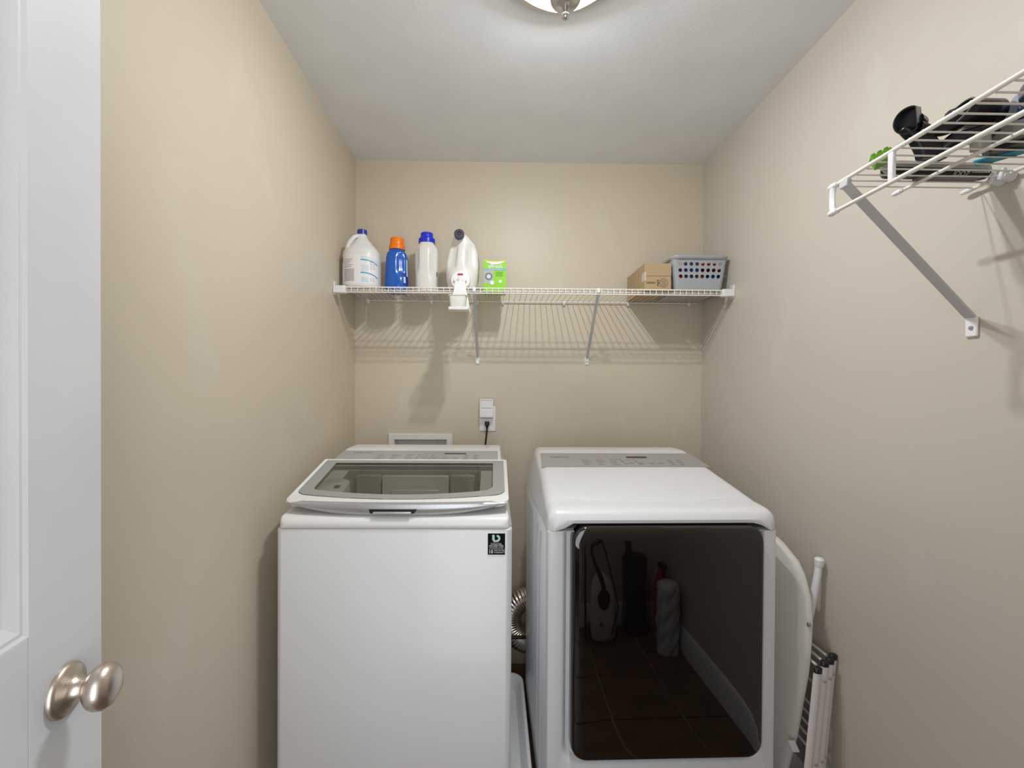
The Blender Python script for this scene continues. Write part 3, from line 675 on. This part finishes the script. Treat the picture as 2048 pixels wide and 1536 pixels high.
# big white jug with spigot
jg = thing('dispenser_jug', 'large white laundry jug with push spigot and dark end cap on the back shelf', 'jug', (-.150, 2.045, BZ))
T4 = [(0, .056, .058, .0, 0), (.01, .064, .066, 0, 0), (.05, .071, .070, 0, 0), (.11, .074, .070, 0, 0), (.16, .068, .064, .002, 0), (.20, .055, .050, .003, -.005), (.23, .036, .036, -.004, -.018), (.247, .02, .024, -.012, -.03), (.252, .008, .012, -.013, -.03)]
mb, fn = body(-.148, 2.048, BZ, T4, 2.3, dents=((pi*1.70, .14, .38, .052, .24), (pi*1.30, .145, .34, .058, .20)), nu=64, nv=50)
obj('jug_body', mb, m_jug, jg, smooth=60)
nk = obj('neck', MB().lathe([(.017, -.01), (.0205, .02), (.0205, .034)], (-.158, 2.005, 2.024), (0, -1, .10), 28), m_jug, jg, smooth=60)
cpj = obj('end_cap', MB().lathe([(.0215, .022), (.0215, .040), (.019, .042), (.010, .042), (.009, .037), (.005, .037), (.004, .041), (.0, .041)], (-.158, 2.005, 2.024), (0, -1, .10), 32, False), m_purple, jg)
obj('label', MB().surf(lambda u, v: tuple(Vector(fn(.955+.05*u, .16+.42*v))+Vector((.0008, 0, 0))), 8, 8), m_pale, jg, smooth=60)
obj('label_patch', MB().surf(lambda u, v: tuple(Vector(fn(.955+.03*u, .28+.10*v))+Vector((.0014, -.0002, 0))), 6, 4), m_yellow, jg, smooth=60)
sp = obj('spigot', MB().lathe([(.043, -.02), (.044, .004), (.040, .011), (.028, .014), (.012, .014), (.012, .028), (.010, .030)], (-.152, 1.985, 1.832), (0, -1, 0), 32), m_plastic, jg)
obj('spout', MB().tube([(-.152, 1.958, 1.838), (-.152, 1.958, 1.808)], .0085, 14).box((-.180, 1.962, 1.825), (-.124, 1.972, 1.838)), m_plastic, jg, bevel=.001)
obj('push_tab', MB().box((-.164, 1.966, 1.853), (-.140, 1.9725, 1.859)), m_red, jg, bevel=.002)
# measuring cup and its drip holder hanging over the shelf edge
ch = thing('cup_holder', 'white plastic drip cup holder hanging from the jug over the shelf edge', 'cup holder', (-.150, 1.90, 1.69))
def qb(pts, th):  # thin panel from outline rows (xl,xr,y,z)
    mb = MB(); n_ = len(pts)
    mb.rings([[(xl, y_, z_), (xr, y_, z_), (xr, y_+th, z_), (xl, y_+th, z_)] for xl, xr, y_, z_ in pts]); return mb
obj('back_strap', qb([(-.172, -.130, 1.944, 1.822), (-.176, -.126, 1.942, 1.79), (-.183, -.117, 1.930, 1.755), (-.187, -.108, 1.915, 1.70), (-.187, -.104, 1.905, 1.685)], .003), m_plastic, ch, smooth=20, bevel=.001)
obj('cup_tray', MB().rings([[(p[0], p[1], z) for p in roundrect(-.150-a, -.150+a, 1.876-b, 1.876+b, .008, 4, 2)] for z, a, b in ((1.684, .038, .024), (1.684, .042, .028), (1.690, .043, .029), (1.696, .040, .026), (1.690, .038, .024))], cap0=True, cap1=True), m_plastic, ch, smooth=40)
mc = obj('measuring_cup', MB().rings([[(p[0], p[1], z) for p in roundrect(-.154-a, -.154+a, 1.878-b, 1.878+b, .010, 5, 2)] for z, a, b in ((1.6965, .031, .021), (1.742, .036, .0245), (1.7425, .039, .027), (1.7455, .039, .027), (1.7455, .0345, .023), (1.70, .029, .019))]), m_jug, smooth=40)
tag(mc, 'small squared white measuring cup sitting in the drip holder below the jug', 'cup')
# green box
gb = thing('cleaner_box', 'small bright green washer cleaner carton on the back shelf', 'carton', (-.003, 2.075, BZ))
gx0, gx1, gy0, gy1, gz1 = -.054, .046, 2.035, 2.115, 1.936
gt = [(gx0, gy0, gz1+.004), (gx0+.03, gy0, gz1-.001), (gx0+.05, gy0, gz1-.004), (gx0+.08, gy0, gz1-.001), (gx1, gy0, gz1)]
vs = [(gx0, gy0, BZ), (gx1, gy0, BZ), (gx1, gy1, BZ), (gx0, gy1, BZ)]
mb = MB().rings([[(x, gy0, BZ) for x, _, _ in gt]+[(x, gy1, BZ) for x, _, _ in reversed(gt)], gt+[(x, gy1, z) for x, _, z in reversed(gt)]])
gbo = obj('carton_body', mb, m_green, gb, smooth=0)
fy = gy0-.0005
def fpan(x0, x1, z0, z1, m_, nm, d=0): return obj(nm, MB().box((x0, fy-.0003-d, z0), (x1, fy+.0004, z1)), m_, gbo, smooth=0)
fpan(gx0+.0005, gx1-.0005, 1.8905, 1.898, m_bluep, 'printed_band'); fpan(gx0+.0005, gx0+.044, 1.833, 1.8905, m_ltg, 'printed_picture')
obj('printed_ring', MB().lathe([(.016, 0), (.016, .0006), (.010, .0006), (.010, 0)], (gx0+.023, fy-.0003, 1.864), (0, -1, 0), 24, False), m_midg, gbo, smooth=0)
obj('printed_drum', MB().lathe([(.0095, .0004), (0, .0004)], (gx0+.023, fy-.0003, 1.864), (0, -1, 0), 20, False), m_ltblue, gbo, smooth=0)
obj('printed_disc', MB().lathe([(.0095, .0008), (0, .0008)], (gx0+.038, fy-.0003, 1.836), (0, -1, 0), 20, False), m_print2, gbo, smooth=0)
obj('printed_tablet', MB().lathe([(.007, .0008), (0, .0008)], (gx0+.074, fy-.0003, 1.842), (0, -1, 0), 20, False), m_print2, gbo, smooth=0)
obj('printed_swoosh', MB().surf(lambda u, v: (gx0+.012+.078*u, fy-.0006, 1.927-.010*sin(pi*u)*1 + v*(.006+.007*sin(pi*u))), 12, 1), m_print2, gbo, smooth=0)
obj('printed_swoosh', MB().surf(lambda u, v: (gx0+.001+.098*u, fy-.0007, 1.932-.004*sin(pi*u) + v*(.003)), 12, 1), m_yellow, gbo, smooth=0)
text('affresh', .024, (gx0+.051, fy-.0003, 1.9015), (1, 0, 0), (0, 0, 1), m_print2, gbo, 'printed_name', align='CENTER', bold=.0004, ext=.0006)
text('WASHER CLEANER', .0065, (gx0+.050, fy-.0003, 1.892), (1, 0, 0), (0, 0, 1), m_print2, gbo, 'printed_name', align='CENTER', ext=.0006)
for k in range(4): fpan(gx0+.054, gx0+.088-.004*(k % 2), 1.882-.0055*k, 1.8838-.0055*k, mat('dark_green', (.10, .28, .02), .5), 'printed_line', .0003)
# cardboard box
cb = thing('cardboard_box', 'plain brown cardboard box lying beside the basket on the back shelf', 'box', (.705, 2.12, BZ))
bx0, bx1, by0, by1, bz1 = .645, .762, 1.977, 2.238, BZ+.117
cbb = obj('box_body', MB().box((bx0, by0, BZ), (bx1, by1, bz1)), m_card, cb, smooth=0, bevel=.0015)
obj('flap', MB().box((bx0+.001, by0-.0022, BZ+.062), (bx1-.001, by0-.0002, bz1-.001)), m_card, cbb, smooth=0, bevel=.0006)
obj('flap', MB().box((bx0+.001, by0-.0022, BZ+.003), (bx1-.001, by0-.0002, BZ+.060)), m_card, cbb, smooth=0, bevel=.0006)
obj('tape', MB().box((bx0-.0006, by0-.0026, BZ+.040), (bx0+.0003, by0+.035, BZ+.078)).box((bx0-.0006, by0-.0029, BZ+.040), (bx0+.006, by0-.0022, BZ+.078)), m_tape, cbb, smooth=0)
fy = by0-.0024
text('1000044', .012, (bx0+.050, fy, BZ+.036), (-1, 0, 0), (0, 0, -1), m_ink, cbb, 'printed_number', ext=.0005, bold=.0003)
sb = MB()
for a0 in range(0, 1): pass
sb.surf(lambda u, v: (bx0+.083+(.0185+.0012*v)*cos(2*pi*u)*.95, fy-.0003, BZ+.031+(.0185+.0012*v)*sin(2*pi*u)), 32, 1)
sb.surf(lambda u, v: (bx0+.083+(.0155+.0006*v)*cos(2*pi*u)*.95, fy-.0003, BZ+.031+(.0155+.0006*v)*sin(2*pi*u)), 32, 1)
for k in range(5): sb.surf(lambda u, v: (bx0+.073+.020*u, fy-.0003, BZ+.020+.005*k+.0012*v+.001*sin(9*u)), 6, 1)
sb.box((bx0+.055, fy-.0004, BZ+.018), (bx0+.058, fy-.0002, BZ+.044)); sb.box((bx0+.055, fy-.0004, BZ+.018), (bx0+.065, fy-.0002, BZ+.0205)); sb.box((bx0+.055, fy-.0004, BZ+.0415), (bx0+.065, fy-.0002, BZ+.044))
sb.box((bx0+.060, fy-.0004, BZ+.026), (bx0+.064, fy-.0002, BZ+.036))
obj('printed_seal', sb, m_ink, cbb, smooth=0)
# grey basket
bk = thing('storage_basket', 'grey plastic basket with round holes at the right end of the back shelf', 'basket', (.888, 2.11, BZ))
def bsec(t, grow=0):  # t = 0..1 height
    a = t; x0 = .785-.020*a-grow; x1 = .990+.020*a+grow; y0 = 1.986-.012*a-grow; y1 = 2.232+.012*a+grow
    return x0, x1, y0, y1
BH = .146
def bpt(s, t, off=0):
    """s in perimeter cells 0..1 around, t height"""
    x0, x1, y0, y1 = bsec(t, off); r = .017
    pts = roundrect(x0, x1, y0, y1, r, 4, 8); n_ = len(pts); q = (s % 1)*n_; i = int(q) % n_; f = q-int(q)
    a, b = pts[i], pts[(i+1) % n_]; return (a[0]+(b[0]-a[0])*f, a[1]+(b[1]-a[1])*f, BZ+BH*t)
mb = MB(); NP = len(roundrect(0, 1, 0, 1, .1, 4, 8))
ts = [0.0, .06, .40, .40, .58, .76, .94, 1.0]
bm_rows = [0, .03, .10, .18, .26, .335, .335+.183, .335+.366, .335+.549, 1.0]
for j in range(len(bm_rows)-1):
    t0_, t1_ = bm_rows[j], bm_rows[j+1]
    hole_row = 5 <= j <= 7
    for i in range(NP):
        s0, s1 = i/NP, (i+1)/NP
        seg = i % 12
        c = [bpt(s0, t0_), bpt(s1, t0_), bpt(s1, t1_), bpt(s0, t1_)]
        if hole_row and (4 <= seg <= 11 or (i//12) in ()):
            # cell with a round hole: corner+edge ring to a 12-gon
            sm, tm = (s0+s1)/2, (t0_+t1_)/2
            N_ = 16; outer = []; inner = []
            wdt = (Vector(c[1])-Vector(c[0])).length; hgt = (t1_-t0_)*BH; rad = min(.0082, .42*wdt)
            for k in range(N_):
                a = 2*pi*k/N_+pi/4*1
                ca, sa = cos(a), sin(a); m_ = max(abs(ca), abs(sa))
                outer.append(bpt(sm+(s1-s0)*.5*ca/m_, tm+(t1_-t0_)*.5*sa/m_))
                inner.append(bpt(sm+(s1-s0)*rad/wdt*ca, tm+(t1_-t0_)*rad/hgt*sa))
            mb.add(outer+inner, [(k, (k+1) % N_, N_+(k+1) % N_, N_+k) for k in range(N_)])
        else: mb.add(c, [(0, 1, 2, 3)])
bot = [bpt(i/NP, 0) for i in range(NP)]
mb.add([(x*.94+.888*.06, y_*.94+2.11*.06, z-.000) for x, y_, z in bot], [tuple(range(NP-1, -1, -1))])
mb.rings([bot, [(x*.94+.888*.06, y_*.94+2.11*.06, z) for x, y_, z in bot]], cap0=False, cap1=False)
bo = obj('basket_body', mb, m_basket, bk, smooth=0, solid=.002)
R = []
for off, z in ((.0, BH-.012), (.006, BH-.010), (.010, BH-.004), (.012, BH+.002), (.010, BH+.0045), (.005, BH+.0045), (.0, BH+.002)):
    x0, x1, y0, y1 = bsec(1, 0); R.append([(p[0], p[1], BZ+z) for p in roundrect(x0-off*.6, x1+min(off*.6, .015), y0-off, y1+off*.1, .032+off*.6, 6, 4)])
obj('rim', MB().rings(R, cap0=False, cap1=False), m_basket, bk, smooth=60)
# things inside the basket
m_royal = mat('royal_blue', (.01, .09, .40), .5); m_slate = mat('slate', (.10, .13, .21), .6); m_wine = mat('wine', (.11, .02, .04), .6); m_blk = mat('charcoal_cloth', (.02, .016, .022), .8)
m_rose = mat('faded_red', (.36, .09, .08), .7)
def cloth(x0, x1, z0, z1, m, colour, where, y1=2.20):
    o = obj('folded_cloth', MB().rings([[(p[0], p[1], z) for p in roundrect(x0+i, x1-i, 1.994+i, y1-i, .010, 4, 3)] for z, i in ((z0, .004), (z0+.003, .0006), (z0*.5+z1*.5, 0), (z1-.003, .0008), (z1, .004))]), m, smooth=50)
    tag(o, colour+' folded cloth in the grey basket, '+where, 'cloth', 'folded cloths in the grey basket')
q = BZ+.003
cloth(.793, .824, q+.03, q+.066, m_red, 'red', 'lower layer at the far left'); cloth(.826, .873, q+.03, q+.066, m_slate, 'slate grey', 'lower layer left of centre')
cloth(.875, .922, q+.03, q+.066, m_rose, 'faded red', 'lower layer right of centre'); cloth(.924, .990, q+.03, q+.066, m_royal, 'royal blue', 'lower layer at the right')
cloth(.793, .824, q+.067, q+.095, m_wine, 'wine red', 'middle layer at the far left'); cloth(.826, .900, q+.067, q+.095, m_royal, 'royal blue', 'middle layer left of centre')
cloth(.902, .990, q+.067, q+.095, m_blk, 'charcoal', 'middle layer at the right')
cloth(.826, .900, q+.096, q+.125, m_slate, 'slate blue', 'top layer left of centre', 2.08); cloth(.902, .972, q+.096, q+.122, m_red, 'bright red', 'top layer at the right', 2.08)
cloth(.800, .976, q, q+.029, m_blk, 'dark', 'bottom layer under all the others')
rb = thing('bottle', 'red-capped bottle whose cap pokes above the grey basket rim', 'bottle', (.90, 2.13, q+.096))
obj('bottle_body', MB().lathe([(.022, .0), (.024, .004), (.024, .02), (.012, .03), (.012, .036)], (.90, 2.13, q+.096), n=20), m_rose, rb, smooth=50)
obj('cap', MB().lathe([(.015, .034), (.015, .066), (.012, .070)], (.90, 2.13, q+.096), n=16), m_red, rb)
# ------------------------------------------------------------------ things on the right shelf
RZ2 = RZ+.002
wd = thing('vacuum_nozzle', 'flat grey and black vacuum nozzle lying on the right wall shelf', 'vacuum nozzle', (.90, .925, RZ2))
P0, P1 = Vector((.790, .925, RZ2+.018)), Vector((1.006, .930, RZ2+.018))
def half(a0, a1, r, m_, nm):
    def fn_(u, v):
        a = a0+(a1-a0)*v; q = P0+(P1-P0)*u; k = r*min(1, .35+8*min(u, 1.02-u)**.8 if u < .08 else 1)*(.8 if u > .97 else 1)
        return q+Vector((0, cos(a)*k*1.05, sin(a)*k*.95))
    return obj(nm, MB().surf(fn_, 24, 14), m_, wd, smooth=60)
half(pi*.0, pi*1.06, .018, m_ltg, 'upper_shell'); lo_ = half(pi*1.05, pi*2.0, .018, m_black, 'lower_shell')
obj('end_plate', MB().lathe([(.0145, 0), (.0145, .001), (0, .0012)], P1+Vector((-.0002, 0, 0)), (1, 0, 0), 24), m_ltg, wd)
obj('brush_strip', MB().box((.86, .918, RZ2+.0005), (.99, .936, RZ2+.005)), m_midg, wd, bevel=.001)
text('ZOOI', .013, (.955, .9100, RZ2+.010), (-1, 0, 0), (0, .6, -1), m_print2, lo_, 'lettering', sx=1.0, ext=.002)
mk = MB()
for k in range(9): mk.box((.962+.0042*k, .9125, RZ2+.0085), (.9645+.0042*k, .9128, RZ2+.0085+.004+.002*(k % 2)))
obj('lettering', mk, m_print2, lo_, smooth=0)
gs = thing('foam_block', 'small green block with notched top at the near end of the right shelf', 'block', (.745, .872, RZ2))
M = Matrix.Translation((.742, .872, RZ2+.014)) @ Euler((radians(-12), radians(-22), radians(-28))).to_matrix().to_4x4()
mb = MB().box((-.016, -.011, -.012), (.016, .011, .008), M)
for k in (-1, 0, 1): mb.box((-.014+.0105*(k+1)-.001, -.011, .008), (-.008+.0105*(k+1), .011, .012), M)
obj('block_body', mb, m_greens, gs, smooth=0, bevel=.0012)
obj('grey_stem', MB().tube([(.755, .880, RZ2+.012), (.770, .900, RZ2+.010), (.795, .918, RZ2+.012)], [.008, .008, .009], 10, flat=.7), m_ltg, gs)
at = thing('tool_holder', 'black two-cup vacuum tool holder standing on the right wall shelf', 'tool holder', (.80, .835, RZ2))
def cup(c, ax, r, ln, nm, flat=True):
    ax = Vector(ax).normalized(); x = Vector((0, 0, 1)); x = (x-ax*x.dot(ax)).normalized(); y_ = ax.cross(x); c = Vector(c)
    def sec(rr, h): 
        out = []
        for k in range(32):
            a = 2*pi*k/32; p, q = cos(a)*rr, sin(a)*rr
            if flat: q = max(q, -rr*.55) if False else q; p = min(p, rr)
            if flat: q = max(q, -rr*.50)
            out.append(c+ax*h+x*p+y_*q)
        return out
    return obj(nm, MB().rings([sec(r*.80, -ln), sec(r, -ln*.8), sec(r, 0), sec(r*.90, 0), sec(r*.86, -ln*.75), sec(r*.3, -ln*.78)]), m_black, at, smooth=40)
cup((.762, .838, 1.864), (-.90, -.50, -.22), .0235, .030, 'left_cup')
obj('rear_tube', MB().lathe([(.015, 0), (.016, .02), (.014, .024)], (.783, .850, 1.869), (.85, .5, 0), 20), m_black, at)
obj('stem', MB().rings([[(x0, .838, z), (x1, .838, z), (x1, .858, z), (x0, .858, z)] for x0, x1, z in ((.792, .842, RZ2), (.790, .838, RZ2+.012), (.778, .822, RZ2+.034), (.765, .812, RZ2+.046), (.755, .800, RZ2+.056))]), m_black, at, smooth=30, bevel=.004)
obj('arm', MB().tube([(.785, .845, 1.852), (.805, .842, 1.846), (.828, .84, 1.849), (.845, .84, 1.858), (.856, .84, 1.869)], [.014, .011, .012, .016, .022], 14), m_black, at, smooth=60)
ob = MB(); 
def slant(u, v):
    a = 2*pi*u; r = .0265; x = .838+.014*sin(a)*0+(.016*(1+sin(a)))*(1-v)+.085*v
    return (x, .838+r*cos(a), 1.877+r*sin(a)*.95)
obj('right_cup', MB().surf(slant, 28, 4, True), m_black, at, smooth=60, solid=.0025)
obj('rim', MB().tube([slant(k/28, 0) for k in range(29)], .0014, 6), m_midg, at)
obj('lower_tube', MB().tube([(.826, .86, RZ2+.012), (.846, .835, RZ2+.030), (.90, .815, RZ2+.036)], [.011, .014, .015], 14), m_black, at)
obj('leg_plate', MB().box((.862, .805, RZ2), (.885, .825, RZ2+.030)), m_ltg, at, bevel=.003)
hv = thing('handheld_vacuum', 'navy handheld vacuum with clear bin and teal base at the right edge of the frame', 'handheld vacuum', (.96, .78, RZ2))
obj('collar', MB().lathe([(.028, 0), (.036, .006), (.036, .024), (.034, .026)], (.934, .810, 1.868), (1, -.25, 0), 32), m_lav, hv)
obj('motor_body', MB().lathe([(.034, 0), (.038, .01), (.038, .09), (.030, .10)], (.950, .807, 1.858), (.35, -1, 0), 32), m_navy, hv, smooth=40)
obj('clear_bin', MB().lathe([(.042, 0), (.046, .01), (.046, .14), (.04, .15)], (.955, .795, 1.872), (.12, -1, .12), 32), m_clear, hv, smooth=40)
Mv = Matrix.Translation((.955, .775, RZ2)) @ Matrix.Rotation(radians(-58), 4, 'Z')
obj('battery_base', MB().box((-.085, -.036, .006), (.090, .034, .040), Mv), m_midg, hv, bevel=.006)
obj('teal_strip', MB().box((-.098, .006, 0), (.088, .034, .006), Mv), m_teal, hv, bevel=.002)
obj('foot_grille', MB().box((-.07, -.030, 0), (.07, .0, .006), Mv), m_dark, hv, bevel=.002)
# ------------------------------------------------------------------ right gap: ironing board and drying rack
ib = thing('ironing_board', 'white ironing board standing on end between the dryer and the right wall', 'ironing board', (.96, 1.55, 0))
u_ = Vector((-.075, .27, 0)).normalized(); nrm = Vector((-u_.y, u_.x, 0))
def hwid(z):
    return lerp([(0, .02), (.02, .045), (.10, .075), (.30, .118), (.50, .146), (.62, .152), (.70, .146), (.76, .125), (.80, .095), (.83, .05), (.845, .012)], z)[0]
cb0 = Vector((.909, 1.485, 0))
rows = [0.004, .02, .06, .12, .2, .3, .4, .5, .58, .64, .70, .74, .77, .80, .82, .835, .845]
R = []
for z in rows:
    c = cb0+Vector((-.030*(.65-z), 0, z*1.045)); w_ = hwid(z); th = .013
    R.append([c+u_*w_*cos(a)*1.0+nrm*th*max(-1, min(1, 2.2*sin(a))) for a in [2*pi*k/32 for k in range(32)]])
obj('board', MB().rings(R), m_board, ib, smooth=50)
obj('leg', MB().tube([(1.006, 1.395, .835), (1.003, 1.395, .80), (.990, 1.396, .72), (.972, 1.398, .62), (.950, 1.41, .42), (.935, 1.44, .15), (.930, 1.46, .012)], [.0105, .0105, .0115, .0105, .010, .010, .010], 14), m_plastic, ib, smooth=60)
obj('foot_cap', MB().lathe([(.0125, 0), (.0135, .006), (.0135, .020), (.010, .024)], (1.006, 1.395, .822), (.01, -.06, 1), 20), m_cap, ib)
obj('edge_clip', MB().box((.936, 1.338, .660), (.944, 1.346, .672)), m_steel, ib, bevel=.001)
dr = thing('drying_rack', 'folded white metal drying rack with black end plugs leaning on the right wall', 'drying rack', (.96, 1.36, 0))
legs = [((.942, 1.306, .548), (.894, 1.306, .0)), ((.971, 1.318, .560), (.920, 1.318, .0)), ((.994, 1.328, .562), (.946, 1.328, .0)), ((1.013, 1.342, .566), (.966, 1.345, .0))]
for i, (a, b) in enumerate(legs):
    a = Vector(a); b = Vector(b)
    lg_ = obj('leg', MB().tube([a, b], .0115, 16, flat=.62, up=(1, 0, 0)), m_tube, dr, smooth=60)
    d = (a-b).normalized()
    obj('end_plug', MB().tube([a-d*.004, a+d*.010, a+d*.013], [.0122, .0122, .008], 16, flat=.7, up=(1, 0, 0)), m_dark, lg_, smooth=50)
    for t_ in ((.045, .29) if i else (.29, .40)):
        p = a-(a-b)*t_/.56; obj('rivet', MB().lathe([(.0042, 0), (.004, .002), (.002, .0035), (0, .0038)], p+Vector((0, -.0068, 0)), (0, -1, 0), 10, False), m_steel, lg_)
for (x, z, y0_, y1_) in ((.955, .552, 1.33, 1.95), (.978, .560, 1.34, 1.95), (1.000, .568, 1.35, 1.95), (.978, .47, 1.345, 1.95), (.974, .40, 1.345, 1.95), (.970, .37, 1.345, 1.95), (.966, .34, 1.345, 1.95), (.962, .31, 1.345, 1.95), (.958, .28, 1.345, 1.95)):
    xx = x if z < .55 else x
    obj('rod', MB().tube([(x, y0_, z), (x+.012 if x < .99 else x+.006, y1_, z)], .0042, 8), m_tube, dr)
for xa, xb in ((1.01, .985), (.985, .96)):
    obj('leg', MB().tube([(xa, 1.955, .57), (xb, 1.955, 0)], .0115, 12, flat=.62, up=(1, 0, 0)), m_tube, dr, smooth=60)
obj('paper_tag', MB().surf(lambda u, v: (.897+.024*u+.016*(1-v)-.010, 1.352+.004*u, .275+.036*v-.004*u), 2, 2), m_wplate, dr, solid=.0006, smooth=0)
# ------------------------------------------------------------------ gap between the machines: pan, duct, cord
pan = thing('drain_pan', 'white plastic drain pan on the floor under the washing machine', 'drain pan', (-.27, 1.68, 0))
def pr(ins, z, r=.06): return [(p[0], p[1], z) for p in roundrect(-.672+ins, .134-ins, 1.27+ins, 2.085-ins, r, 7, 8)]
obj('pan_shell', MB().rings([pr(.030, .0005, .04), pr(.012, .058), pr(.002, .058), pr(0, .062), pr(.002, .066), pr(.012, .066), pr(.016, .062), pr(.034, .010, .04), pr(.042, .006, .04)]), m_plastic, pan, smooth=40)
dv = thing('vent_duct', 'curved silver foil vent duct behind the dryer', 'duct', (.2, 2.14, .27))
path = []; NS = 150
for k in range(NS+1):
    a = radians(75+(285-75)*k/NS); path.append((.182+.105*cos(a), 2.165-.02*k/NS, .271+.105*sin(a)))
obj('duct_hose', MB().tube(path, [.049+.0022*sin(k*2*pi/5) for k in range(NS+1)], 24), m_duct, dv, smooth=70)
tag(obj('hose', MB().tube([(-.3, 2.08, .24), (-.05, 2.075, .235), (.06, 2.072, .232), (.16, 2.07, .235), (.3, 2.1, .20)], .008, 10), m_cord), 'thin black hose running behind the two machines in front of the duct', 'hose')
# ------------------------------------------------------------------ things by the front wall, mirrored in the dryer door
cv = thing('steam_vacuum', 'upright white canister cleaner with black hose, mirrored in the dryer door', 'vacuum cleaner', (.56, .10, 0))
T5 = [(0, .070, .060, 0, 0), (.01, .085, .075, 0, 0), (.10, .095, .085, 0, 0), (.22, .088, .078, 0, 0), (.30, .070, .06, 0, 0), (.34, .045, .04, 0, 0), (.36, .01, .01, 0, 0)]
mb, fn = body(.61, .12, .012, T5, 2.4, nu=40, nv=24); obj('canister', mb, mat('cream_plastic', (.62, .60, .52), .3), cv, smooth=60)
obj('canister_inset', MB().surf(lambda u, v: (.61+.045*v*cos(2*pi*u), .206-.045*v*v*.5+.004, .235+.065*v*sin(2*pi*u)), 24, 4, True), m_black, cv, smooth=60)
obj('emblem', MB().lathe([(.012, 0), (.008, .003)], (.59, .203, .12), (0, 1, 0), 16), m_red, cv)
obj('wheel', MB().lathe([(.04, -.01), (.04, .01)], (.52, .10, .040), (1, 0, 0), 20), m_dark, cv)
obj('wheel', MB().lathe([(.04, -.01), (.04, .01)], (.70, .10, .040), (1, 0, 0), 20), m_dark, cv)
hp = [(.61, .19, .30), (.60, .17, .34), (.57, .12, .42), (.55, .07, .48), (.57, .03, .53), (.63, .02, .56), (.65, .01, .60), (.62, .01, .63)]
obj('hose', MB().tube(hp, .014, 12), m_black, cv, smooth=60)
obj('flex_line', MB().tube([(.65, .01, .60), (.67, .03, .5), (.69, .08, .34), (.70, .18, .2), (.66, .2, .06)], .004, 8), m_black, cv, smooth=60)
wn = obj('cleaning_wand', MB().tube([(.485, -.004, .56), (.475, .06, .30), (.475, .13, .012)], [.008, .010, .014], 10), m_black, smooth=60); tag(wn, 'thin black wand leaning left of the white canister cleaner', 'wand')
uc = thing('upright_bag', 'tall black bag-like cleaner standing against the front wall, mirrored in the dryer door', 'bag', (.79, .06, 0))
obj('bag_body', MB().rings([[(p[0], p[1], z) for p in roundrect(.835-a*.8, .835+a*.8, .055-b, .055+b, .03, 5, 2)] for z, a, b in ((.0, .07, .06), (.02, .08, .065), (.25, .072, .06), (.44, .080, .055), (.465, .07, .04))]), m_black, uc, smooth=50)
obj('handle', MB().tube([(.805, .05, .46), (.80, .04, .54), (.805, .02, .57)], [.02, .014, .018], 12), m_black, uc, smooth=60)
obj('grip', MB().lathe([(.017, 0), (.019, .03), (.012, .05)], (.805, .025, .535), (0, -.1, 1), 14), m_navy, uc)
uc['label'] = 'tall black upright bag with blue grip against the front wall'
rl = thing('plastic_wrapped_roll', 'white plastic-wrapped roll standing in the front right corner', 'wrapped roll', (.90, .26, 0))
T6 = [(0, .050, .050, 0, 0), (.02, .056, .056, 0, 0), (.12, .058, .056, .003, 0), (.25, .060, .057, 0, 0), (.34, .062, .058, 0, 0), (.355, .055, .050, 0, 0), (.345, .03, .03, 0, 0)]
def wrap():
    mb = MB(); 
    def f_(u, v):
        z = .37*v; a = 2*pi*u; r = .056+.004*sin(7*a+20*v)*sin(11*v+a)+.003*sin(23*v+3*a)
        if v > .93: r *= 1-(v-.93)*4
        return (.945+r*cos(a), .26+r*sin(a), .002+z)
    mb.surf(f_, 48, 40, True); n0 = len(mb.v); mb.f.append(tuple(n0-48+i for i in range(48))); return mb
obj('roll_body', wrap(), mat('plastic_wrap', (.66, .66, .70), .3), rl, smooth=70)
sb_ = thing('spray_bottle', 'red spray bottle with black trigger behind the wrapped roll', 'spray bottle', (.93, .10, 0))
obj('bottle_body', MB().lathe([(.036, 0), (.038, .006), (.038, .26), (.030, .32), (.014, .37), (.014, .39)], (.972, .10, 0), n=24), m_red, sb_, smooth=50)
obj('trigger_head', MB().box((.957, .085, .388), (.987, .15, .425)).box((.965, .13, .345), (.979, .142, .39)), m_dark, sb_, bevel=.004)
# drop helper property
for o in bpy.data.objects:
    if '_o' in o: del o['_o']
